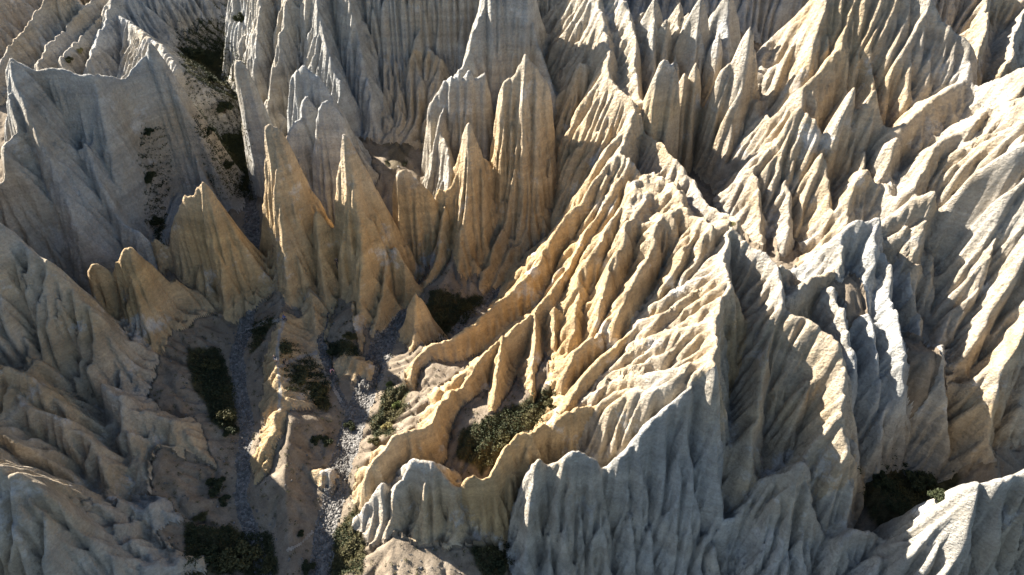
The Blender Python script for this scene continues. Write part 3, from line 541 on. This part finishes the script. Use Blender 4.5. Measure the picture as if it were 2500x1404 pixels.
def cut_out(name, mask, mat, attr=False):
    F = FQ[mask]; u, inv = np.unique(F, return_inverse=True)
    me = mesh_np(name, VG[u], inv.reshape(-1, 4), mat)
    if attr:
        at = me.attributes.new('plants', 'FLOAT', 'POINT'); at.data.foreach_set('value', plants.ravel()[u])
    return obj(name, me)
ROCK = {   # group: (name, category, label, family)
 'back_left': ('rock_ridge','ridge','set of yellowish lit ribs behind the left wall, top left corner',None),
 'smooth_hill': ('clay_hill','hill','smooth tan slope beside the upper left gully, right behind the wall spike',None),
 'left_wall': ('clay_wall','cliff','broad grey wall with a level crest and one spike at its right end, upper left',None),
 'hollow_fin': ('clay_fin','fin','low fin between the dark hollow and the upper left gully',None),
 'slender_spire': ('rock_spire','spire','tall slender grey spire leaning left, farthest left of the spires',0),
 'twin_spire': ('rock_spire','spire','big tan spire with a flat top and a lower shoulder, right of the left stream',0),
 'leaning_fin': ('clay_fin','fin','pale grey fin with a bright left face, behind the pale round topped spire',None),
 'pale_spire': ('rock_spire','spire','pale round topped spire between the flat topped one and the golden one',0),
 'golden_spire': ('rock_spire','spire','pointed golden spire with a long ribbed foot, left of the blunt stub',0),
 'blunt_spire': ('rock_spire','spire','short blunt spire with a rounded top, between the golden and the amber spire',0),
 'left_pinnacle': ('rock_spire','spire','broad grooved pinnacle with a low left shoulder, left of the left stream',0),
 'brown_pinnacle': ('rock_spire','spire','brown double topped pinnacle in front of the grey left wall',0),
 'left_slope': ('rock_ridge','ridge','long tan slope whose crest runs from the left edge to the stream foot',None),
 'lower_slope': ('rock_ridge','ridge','furrowed slope below the long tan one at the left edge',None),
 'blunt_ridge': ('rock_ridge','ridge','blunt headed ridge with a dark crevice on its left, lower left',None),
 'stepped_spur': ('rock_ridge','ridge','stepped spur left of the dark crevice, lower left',None),
 'low_spur': ('rock_ridge','ridge','low grey spur ending at the bottom thicket, lower left',None),
 'corner_slope': ('rock_ridge','ridge','near slope with thin sunlit crest streaks in the bottom left corner',None),
 'valley_ridge': ('rock_ridge','ridge','low spur with a footpath on its crest, between the two gravel streams',None),
 'rib_mound': ('clay_mound','mound','small rounded tan mound beside the right gravel stream, below the golden spire',None),
 'small_spire': ('rock_spire','spire','smallest spire, standing alone at the left end of the sunlit fins',0),
 'back_cliff': ('clay_cliff','cliff','high fluted cliff along the top, behind all the spires',None),
 'talus': ('talus_apron','slope','dark brown talus apron below the high cliff, left of the white fluted fin',None),
 'prow': ('clay_cliff','cliff','tall prow of cliff with a bright left edge, above the white fluted fin',None),
 'white_fin': ('clay_fin','fin','white fluted fin with a spiky top, behind the amber spire',None),
 'amber_spire': ('rock_spire','spire','amber spire with a bright left edge, in front of the white fluted fin',0),
 'great_spire': ('rock_spire','spire','greatest spire, amber and pointed, just left of the bright crested ridge',0),
 'column': ('rock_spire','spire','narrow column against the right side of the greatest spire',0),
 'column_wall': ('clay_wall','cliff','short wall of thin columns between the greatest spire and the bright crested ridge',None),
 'bright_ridge': ('rock_ridge','ridge','bright crested ridge coming down from the top edge to the massif peak',None),
 'side_ridge': ('rock_ridge','ridge','smooth thin ridge on the shaded right side of the massif crest',None),
 'massif': ('rock_massif','massif','big sunlit massif with long golden ribs, centre of the picture',None),
 'shaded_wall': ('clay_wall','cliff','shaded grey wall with one sunlit patch, right of the sunlit massif',None),
 'outer_fin': ('clay_fin','fin','outermost golden fin of the sunlit bowl, nearest the spires',1),
 'second_fin': ('clay_fin','fin','long winding golden fin, second from the spires, closing the bowl on the left',1),
 'peak_fin': ('clay_fin','fin','short upright fins inside the bowl, hanging below the winding fin',1),
 'third_fin': ('clay_fin','fin','upper golden fin on the right side of the bowl',1),
 'fourth_fin': ('clay_fin','fin','golden fin just above the rim of the bowl',1),
 'rim_fin': ('clay_fin','fin','wavy rim closing the sunlit bowl at its lower side',1),
 'front_wall': ('clay_wall','cliff','steep creased grey wall at the bottom centre, under a sunlit rim',None),
 'near_rock': ('rock_ridge','ridge','pale crumpled rock at the bottom, left of the creased front wall',None),
 'blue_buttress': ('rock_ridge','ridge','blue grey striped buttress at the foot of the shaded wall, lower right',None),
 'tall_blade': ('rock_spire','spire','tallest blade in the dark upper right gully, just left of the right ridge',2),
 'gully_spire': ('rock_spire','spire','twin tipped spire in the dark gully right of the bright crested ridge',2),
 'gully_spire_b': ('rock_spire','spire','thin spire right beside the twin tipped one in the dark gully',2),
 'gully_spire_c': ('rock_spire','spire','second thin spire in the dark gully, left of the tallest blade',2),
 'gully_spire_d': ('rock_spire','spire','spire set back behind the tallest blade in the dark gully',2),
 'pinnacle_row': ('pinnacle_wall','cliff','row of joined bluish pinnacles at the top edge, head of the dark gully',None),
 'right_ridge': ('rock_ridge','ridge','big fluted ridge right of the tallest blade, sunlit on its left flank',None),
 'top_right_ridge': ('rock_ridge','ridge','curved crest with crumbly sunlit top near the upper right corner',None),
 'high_slope': ('rock_slope','slope','fluted shaded slope between the big fluted ridge and the curved crest',None),
 'bench': ('rock_ledge','ledge','overhanging ledge with two small sunlit tips, upper right',None),
 'lit_spur': ('rock_ridge','ridge','sunlit spur running down left from the right edge under the curved crest',None),
 'rim_block': ('rock_block','rock','block with a sunlit rim at the foot of the big fluted ridge',None),
 'knob_ridge': ('rock_ridge','ridge','narrow ridge with a sunlit knob, between the rim block and the peaked ridge',None),
 'lit_peak': ('rock_ridge','ridge','peaked ridge with bright left flank, right of the knobbed ridge',None),
 'slim_pillar': ('rock_spire','spire','slim pillars in the shade above the peaked ridge',None),
 'buttress': ('rock_ridge','ridge','buttress with a white sunlit left face, right of the massif',None),
 'far_spur': ('rock_ridge','ridge','long knobbly spur running down to the dark lower right hollow',None),
 'mid_spur': ('rock_ridge','ridge','shaded spurs between the shaded wall and the long knobbly spur',None),
 'saddle_rocks': ('rock_block','rock','small yellow rocks in the saddle between massif and white faced buttress',None),
 'right_wall': ('rock_slope','slope','great fluted slope along the right edge with alternating sun and shade',None),
 'far_ridge': ('rock_ridge','ridge','farthest ridge in the upper right corner, behind the curved crest',None),
 'corner_rocks': ('rock_ridge','ridge','near crest with bright top in the bottom right corner, below the dark hollow',None)}
FAM = ['spires rising from the left valley','fins of the sunlit bowl','spires in the dark gully']
for q, g in enumerate(groups):
    mk = fc == q
    if not mk.any(): continue
    nm, cat, lab, fam = ROCK[g]
    o = cut_out(nm, mk, M_warm if g in WARM else M_grey if g in GREY else M_clay)
    tag(o, lab, cat, None if fam is None else FAM[fam])
tag(cut_out('ground', fc == -1, M_ground, True), kind='structure')
M_path = clay('trodden_clay', (.33,.285,.225), (.36,.325,.28), 0)
if (fc == -20).any(): tag(cut_out('footpath', fc == -20, M_path), kind='structure')
for q, g in enumerate(gnames):
    if (fc == -2-q).any(): tag(cut_out('gravel_stream', fc == -2-q, M_gravel), kind='structure')

# ------------------------------------------------------------ plants
def leafmat(name, c1, c2):
    m, n, b, lk = newmat(name)
    pos = n.nodes.new('ShaderNodeNewGeometry').outputs['Position']
    lk(ramp(n, lk, noi(n, lk, pos, 1.7, 5, .8), [(.32, c1), (.68, c2)]), b.inputs['Base Color'])
    b.inputs['Roughness'].default_value = .7; b.inputs['Specular IOR Level'].default_value = .2
    return m
M_leaf = leafmat('dark_leaves', (.02,.026,.012), (.05,.055,.022))
M_olive = leafmat('olive_leaves', (.042,.039,.016), (.095,.085,.032))
M_dry = leafmat('dry_leaves', (.16,.13,.05), (.32,.27,.11))
M_fresh = leafmat('fresh_leaves', (.08,.10,.03), (.17,.19,.06))
M_stem = plain('stem_bark', (.09,.065,.045), .9)
def leaves(P, size, r):
    n = len(P); u = r.normal(size=(n, 3)); u /= np.linalg.norm(u, axis=1)[:, None]
    v = np.cross(u, r.normal(size=(n, 3))); v /= np.linalg.norm(v, axis=1)[:, None]
    sz = (size*(.6+.8*r.random(n)))[:, None]; u = u*sz; v = v*sz*.55
    V = np.stack([P-u, P-v*.9, P+u, P+v], 1).reshape(-1, 3)
    return V, np.arange(4*n).reshape(-1, 4)
def tube(path, r0, r1, k=6):
    path = np.array(path, float); V = []; F = []
    for i, p in enumerate(path):
        d = path[min(i+1, len(path)-1)]-path[max(i-1, 0)]; d /= np.linalg.norm(d)+1e-9
        a = np.cross(d, (.3, .9, .2)); a /= np.linalg.norm(a); b = np.cross(d, a); rr = r0+(r1-r0)*i/(len(path)-1)
        for q in range(k): V.append(p+rr*(a*cos(2*math.pi*q/k)+b*sin(2*math.pi*q/k)))
    for i in range(len(path)-1):
        for q in range(k): F.append((i*k+q, i*k+(q+1) % k, (i+1)*k+(q+1) % k, (i+1)*k+q))
    return np.array(V), np.array(F)
PROTO = {}
def bush_proto(kind, mat, dens, seed):
    r = np.random.default_rng(seed); pts = []; st = []
    for k in range(11):                                # lobes at stem ends, unit radius
        a = r.random()*6.28; e = r.random()**.6; c = np.array((cos(a)*e*.72, sin(a)*e*.72, .28+.5*r.random()*(1-.5*e)))
        q = r.normal(size=(dens, 3)); q /= np.linalg.norm(q, axis=1)[:, None]; q *= (r.random(dens)**.45)[:, None]*(.2+.2*r.random())
        q[:, 2] *= .8; pts.append(c+q); st.append(tube([(0, 0, -.3), c*.45+(0, 0, .02), c], .05, .012))
    P = np.concatenate(pts); P = P[P[:, 2] > -.15]; V, F = leaves(P, .085, r)
    mf = mesh_np('foliage', V, F, mat, False)
    VV = np.concatenate([a for a, b in st]); FF = np.concatenate([b+i*len(st[0][0]) for i, (a, b) in enumerate(st)])
    PROTO[kind] = (mf, mesh_np('stems', VV, FF, M_stem))
for kind, mat, dens, seed in (('dark', M_leaf, 210, 1), ('dark2', M_leaf, 260, 2), ('olive', M_olive, 190, 3), ('olive2', M_olive, 150, 4), ('dry', M_dry, 120, 5), ('fresh', M_fresh, 190, 6)):
    bush_proto(kind, mat, dens, seed)
GUL = 'bushes in the upper left gully'; STR = 'bushes beside the left gravel stream'; RGT = 'bushes in the dark lower right hollow'; CEN = 'bushes around the middle spur'; BOT = 'bushes at the bottom of the left valley'
BUSH = [(478,128,34,'dark2','largest dark bush high in the upper left gully, beside the smooth tan slope',GUL),
 (518,196,24,'dark','dark bush just below the largest one in the upper left gully',GUL),
 (545,262,26,'dark2','dark bush in the upper left gully, left of the slender spire top',GUL),
 (515,318,20,'dark','small dark bush at the left edge of the upper gully scrub',GUL),
 (560,335,28,'dark2','broad dark bush beside the middle of the slender spire',GUL),
 (556,400,20,'dark','lowest dark bush of the upper left gully, near the slender spire foot',GUL),
 (590,40,26,'dark','dark bush at the very top of the upper left gully',GUL),
 (372,440,26,'dark2','black-green bush in the shaded hollow under the great left wall','bushes in the shaded hollow'),
 (386,545,24,'dark','black-green bush low in the shaded hollow, above the twin tipped left pinnacle','bushes in the shaded hollow'),
 (366,330,20,'dark','black-green bush high in the shaded hollow, just under the wall spike','bushes in the shaded hollow'),
 (512,888,32,'olive','olive bush at the foot of the brown pinnacle, uppermost beside the left stream',STR),
 (540,948,22,'dark','dark small bush between two olive bushes by the left gravel stream',STR),
 (552,1005,32,'olive2','olive bush hugging the left gravel stream where it bends',STR),
 (560,1050,22,'dark2','dark bush just below the olive bush at the stream bend',STR),
 (532,1175,34,'dark2','dark blue-green upright bush on the left bank below the blunt ridge',STR),
 (548,1215,20,'dark','small dark bush touching the foot of the upright bush on the left bank',STR),
 (490,1255,20,'olive','flat olive bush on the scree above the bottom thicket',BOT),
 (588,1345,58,'olive2','biggest rounded bush at the bottom of the valley, beside the left stream',BOT),
 (510,1345,34,'dark','dark bush left of the biggest rounded bush at the bottom',BOT),
 (655,1368,30,'olive','olive bush between the stream and the pale foot of the spur at the bottom',BOT),
 (470,1310,24,'dark2','dark bush tucked against the low spur tip at the bottom left',BOT),
 (752,1378,22,'dark','narrow dark bush at the bottom edge beside the right gravel stream',BOT),
 (735,1302,13,'dark2','tiny round dark bush on the lower end of the middle spur',CEN),
 (772,1070,20,'dark','left dark bush of the pair above the pale block on the spur',CEN),
 (800,1075,20,'dark2','right dark bush of the pair above the pale block on the spur',CEN),
 (855,1035,18,'dark2','lone round dark bush standing in the right gravel stream',CEN),
 (742,905,34,'olive','olive bush at the top of the grassy patch on the middle spur',CEN),
 (775,950,28,'olive2','brownish olive bush low in the grassy patch on the middle spur',CEN),
 (700,850,22,'olive2','olive bush above the two hikers on the spur path',CEN),
 (815,850,24,'dark','dark bush between the middle and right gravel streams',CEN),
 (855,820,22,'olive','olive bush at the foot of the golden spire rib',CEN),
 (640,800,16,'dark','small dark bush in the dip left of the spur crest',CEN),
 (968,985,17,'fresh','bright green bush catching sun at the foot of the outer fin','bushes below the sunlit fins'),
 (945,1040,22,'dry','straw coloured bush in the sun right of the right gravel stream','bushes below the sunlit fins'),
 (915,1070,20,'olive','olive bush in half shade beside the straw coloured bush','bushes below the sunlit fins'),
 (950,935,13,'fresh','small pale green bush at the sunlit gravel edge above the bright green bush','bushes below the sunlit fins'),
 (1075,770,30,'olive2','wide brown-olive bush in the dark patch below the amber spire','bushes in the patch below the spires'),
 (1135,750,22,'olive','olive bush beside the small side stream below the great spire','bushes in the patch below the spires'),
 (1225,1075,30,'olive2','brown-olive bush on the dark floor of the sunlit bowl','bushes in the sunlit bowl'),
 (1345,985,22,'olive','greener bush in the upper pocket of the sunlit bowl','bushes in the sunlit bowl'),
 (1785,545,13,'dry','yellow dry tuft growing on the crest of the massif','plants on the massif'),
 (2150,1165,34,'dark','dark bush at the left edge of the lower right hollow',RGT),
 (2235,1165,44,'dark2','largest near-black bush in the middle of the lower right hollow',RGT),
 (2290,1205,34,'dark','dark bush at the right side of the lower right hollow',RGT),
 (2190,1235,30,'dark2','dark bush at the lower edge of the lower right hollow',RGT),
 (1215,1375,30,'dark','dark green bush at the foot of the front wall, bottom centre','plants on the massif'),
 (170,150,16,'olive','olive bush behind the notch of the left wall crest','bushes behind the left wall'),
 (200,125,16,'dry','pale dry bush on the sunlit slope behind the left wall','bushes behind the left wall')]
r_ = random.Random(4)
for px, py, rp, kind, lab, grp in BUSH:
    p, mpp = hit(px, py+rp*.4); R_ = rp*mpp*.92
    e = bpy.data.objects.new('bush', None); C.objects.link(e); e.location = (p[0], p[1], p[2]-.05*R_)
    e.rotation_euler = (0, 0, r_.random()*6.28); e.scale = (R_, R_*(.85+.3*r_.random()), R_*(.8+.3*r_.random()))
    tag(e, lab, 'bush', grp)
    for me in PROTO[kind]: obj(me.name.split('.')[0], me, e)
# ground cover: low scrub on the dark soil patches
gy, gx = np.gradient(h, DX); flat = np.hypot(gx, gy).ravel() < 1.5
sel = np.flatnonzero(flat & (plants.ravel() > .7) & (ZD.ravel() > 0) & (PX.ravel() > -60) & (PX.ravel() < 2560) & (PYv.ravel() > -60) & (PYv.ravel() < 1470))
r = np.random.default_rng(9); pick = r.choice(sel, min(len(sel), 9000), replace=False)
for poly, cnt, hm in (([(338,310),(398,300),(414,440),(394,590),(352,545)], 5000, 40), ([(440,70),(520,40),(600,150),(620,490),(545,495),(488,380),(452,230)], 6500, 16)):  # first patch: scrub packed dense to darken the hollow in place of deep shade
    ok = np.flatnonzero((inpoly(poly, jx, jy) & (best-FL < hm) & (Y > 85)).ravel())
    if len(ok): pick = np.concatenate([pick, r.choice(ok, min(len(ok), cnt), replace=False)])
base = VG[pick]+np.stack([r.random(len(pick))*.2, r.random(len(pick))*.2, np.zeros(len(pick))], 1)
P = (base[:, None]+r.normal(size=(len(pick), 9, 3))*(.2, .2, .13)+(0, 0, .16)).reshape(-1, 3)
dry = noise(P[:, 0]/3, P[:, 1]/3, 140) > .15
for msk, mat, nm in ((~dry, M_leaf, 'low_scrub'), (dry, M_olive, 'dry_grass')):
    V, F = leaves(P[msk], .14, r); tag(obj(nm, mesh_np(nm, V, F, mat, False)), kind='stuff')
# scattered tufts on soil
sel = np.flatnonzero((cls.ravel() == -1) & (plants.ravel() < .5) & (PX.ravel() > -60) & (PX.ravel() < 2560) & (PYv.ravel() > 600) & (PYv.ravel() < 1470) & (X.ravel() < 8))
pick = r.choice(sel, 500, replace=False)
P = (VG[pick][:, None]+r.normal(size=(500, 14, 3))*(.14, .14, .1)+(0, 0, .12)).reshape(-1, 3)
V, F = leaves(P, .1, r); tag(obj('grass_tufts', mesh_np('grass_tufts', V, F, M_olive, False)), kind='stuff')
# loose stones in the stream beds and at the feet of the slopes
sel = np.flatnonzero((cls.ravel() <= -2) & (cls.ravel() > -10)); s2 = np.flatnonzero((cls.ravel() == -1) & (X.ravel() < 8) & (Y.ravel() < 110) & (plants.ravel() < .5))
pick = np.concatenate([r.choice(sel, min(len(sel), 5000), replace=False), r.choice(s2, 4000, replace=False)])
ph = (1+5**.5)/2; ico = np.array([(-1,ph,0),(1,ph,0),(-1,-ph,0),(1,-ph,0),(0,-1,ph),(0,1,ph),(0,-1,-ph),(0,1,-ph),(ph,0,-1),(ph,0,1),(-ph,0,-1),(-ph,0,1)])/1.9
icf = np.array([(0,11,5),(0,5,1),(0,1,7),(0,7,10),(0,10,11),(1,5,9),(5,11,4),(11,10,2),(10,7,6),(7,1,8),(3,9,4),(3,4,2),(3,2,6),(3,6,8),(3,8,9),(4,9,5),(2,4,11),(6,2,10),(8,6,7),(9,8,1)])
n = len(pick); sz = (.05+.16*r.random(n)**4.0)+.05*r.random(n)
V = (VG[pick]+np.stack([r.random(n)*.2, r.random(n)*.2, sz*.2], 1))[:, None]+ico[None]*sz[:, None, None]*(.6+.7*r.random((n, 1, 3)))*(1+.3*r.normal(size=(n, 12, 1)))
tag(obj('loose_stones', mesh_np('loose_stones', V.reshape(-1, 3), (icf[None]+12*np.arange(n)[:, None, None]).reshape(-1, 3), M_gravel, False)), kind='stuff')

# ------------------------------------------------------------ people
def skinned(name, verts, edges, radii, mat, parent, root=0, lv=1):
    import bmesh
    bm = bmesh.new(); L = bm.verts.layers.skin.verify(); vs = []
    for i, (v, q) in enumerate(zip(verts, radii)):
        b = bm.verts.new(v); b[L].radius = (q, q) if np.isscalar(q) else q; b[L].use_root = i == root; vs.append(b)
    for a, b in edges: bm.edges.new((vs[a], vs[b]))
    me = bpy.data.meshes.new(name); bm.to_mesh(me); bm.free(); me.materials.append(mat)
    o = obj(name, me, parent); m = o.modifiers.new('Skin', 'SKIN'); m.use_smooth_shade = True
    m = o.modifiers.new('Subdivision', 'SUBSURF'); m.levels = lv; m.render_levels = lv
    return o
SKIN = plain('skin', (.42,.26,.18), .6)
def person(px, py, face, lab, shirt, legs, hair, lean=0., crouch=0., step=.12, bare=True, extra=None):
    p, mpp = hit(px, py)
    t = bpy.data.objects.new('person', None); C.objects.link(t); t.location = p; t.rotation_euler = (0, 0, face)
    tag(t, lab, 'person', 'hikers in the valley')
    # y is forward; the hips drop with the crouch, the trunk leans forward
    hz = .92-.38*crouch; hip = np.array((0, -.18*crouch, hz))
    up = np.array((0, sin(lean), cos(lean))); chest = hip+up*.34; neck = hip+up*.53; head = neck+np.array((0, sin(lean*.6), cos(lean*.6)))*.17
    V = [hip, chest, neck, neck+(head-neck)*.45, head+(0, .01, -.03), head+(0, .0, .07)]; E = [(0,1),(1,2),(2,3),(3,4),(4,5)]; Rr = [.14, .16, .07, .058, .085, .07]
    V.append(head+(0, .095, -.02)); E.append((4, 6)); Rr.append(.028)        # nose and face front
    gy = lambda x, y: height(p[0]+x*cos(face)-y*sin(face), p[1]+x*sin(face)+y*cos(face))-p[2]
    legV = []; 
    for sgn in (-1, 1):
        fy = sgn*step; foot = np.array((sgn*.12, fy, gy(sgn*.12, fy)+.05)); hj = hip+(sgn*.1, 0, -.05)
        knee = (hj+foot)/2+np.array((sgn*.03, .07+.32*crouch, .02)); n0 = len(V)
        V += [hj, knee, foot+(0, 0, .05), foot+(0, .17, -.01)]; E += [(0, n0), (n0, n0+1), (n0+1, n0+2), (n0+2, n0+3)]; Rr += [.095, .065, .045, .04]; legV.append((hj, knee, foot))
    armV = []
    for sgn in (-1, 1):
        sh = chest+up*.13+np.array((sgn*.2, 0, 0)); el = sh+np.array((sgn*.07, .04+.1*lean, -.27)); ha = el+np.array((-sgn*.02, .16, -.18)); n0 = len(V)
        V += [sh, el, ha]; E += [(1, n0), (n0, n0+1), (n0+1, n0+2)]; Rr += [.06, .045, .032]; armV.append((sh, el, ha))
        d = (ha-el)/np.linalg.norm(ha-el); pc = ha+d*.06; V.append(pc); E.append((n0+2, n0+3)); Rr.append(.034)
        for q, ln in enumerate((.065, .075, .07, .055)):
            k = len(V); o1 = pc+d*.03+np.array(((q-1.5)*.019, 0, 0)); V += [o1, o1+d*ln*.5+(0, .008, 0), o1+d*ln+(0, .025, -.004)]; E += [(n0+3, k), (k, k+1), (k+1, k+2)]; Rr += [.009, .0085, .007]
        k = len(V); o1 = ha+d*.03+np.array((-sgn*.03, .01, 0)); V += [o1, o1+d*.04+np.array((-sgn*.015, .012, 0))]; E += [(n0+2, k), (k, k+1)]; Rr += [.011, .009]
    skinned('body', V, E, Rr, SKIN, t)
    skinned('hair', [head+(0, -.03, .05), head+(0, -.06, -.02), neck+(0, -.07, .03)], [(0, 1), (1, 2)], [.09, .088, .05], plain('hair', hair), t)
    sV = [hip+up*.02, chest, chest+up*.13]; sE = [(0, 1), (1, 2)]; sR = [.165, .185, .13]
    for sh, el, ha in armV:
        n0 = len(sV); sV += [sh, el, el+(ha-el)*.55]; sE += [(1, n0), (n0, n0+1), (n0+1, n0+2)]; sR += [.085, .066, .058]
    skinned('shirt', sV, sE, sR, plain('shirt_cloth', shirt), t)
    lV = [hip]; lE = []; lR = [.165]
    for hj, knee, foot in legV:
        n0 = len(lV); end = knee+(foot-knee)*(.0 if bare else .85); lV += [hj, (hj*.4+knee*.6) if bare else knee, end]; lE += [(0, n0), (n0, n0+1), (n0+1, n0+2)]; lR += [.125, .10, .085 if bare else .065]
    skinned('shorts' if bare else 'trousers', lV, lE, lR, plain('leg_cloth', legs), t)
    for hj, knee, foot in legV:
        skinned('shoe', [foot+(0, -.03, -.01), foot+(0, .09, -.015), foot+(0, .18, -.02)], [(0, 1), (1, 2)], [.058, .055, .045], plain('shoe', (.05,.05,.055)), t)
    if extra:
        skinned('backpack', [chest-(0, .2, .12), chest-(0, .21, -.1)], [(0, 1)], [(.15, .1), (.14, .09)], plain('backpack', extra), t)
person(676, 884, 2.6, 'hiker in dark top and white shorts standing on the spur path', (.02,.02,.03), (.75,.75,.74), (.015,.012,.01), lean=.15, step=.1)
person(697, 893, -1.9, 'hiker all in black with bare legs stepping off the spur path', (.012,.012,.012), (.012,.012,.012), (.015,.012,.01), lean=.35, step=.2)
person(811, 914, -2.5, 'hiker in pink top and black trousers bending forward on the gravel trail', (.62,.33,.36), (.012,.012,.014), (.015,.012,.01), lean=.85, crouch=.2, step=.2, bare=False)
person(825, 648, 2.9, 'hiker in black with a pale pack in the dark crevice between two spires', (.012,.012,.015), (.012,.012,.015), (.012,.012,.012), lean=.2, bare=False, extra=(.6,.62,.66))
person(696, 783, -.6, 'hiker in blue jacket crouching at the top of the spur path', (.04,.09,.24), (.03,.04,.07), (.02,.018,.015), lean=.5, crouch=.75, step=.1, bare=False)
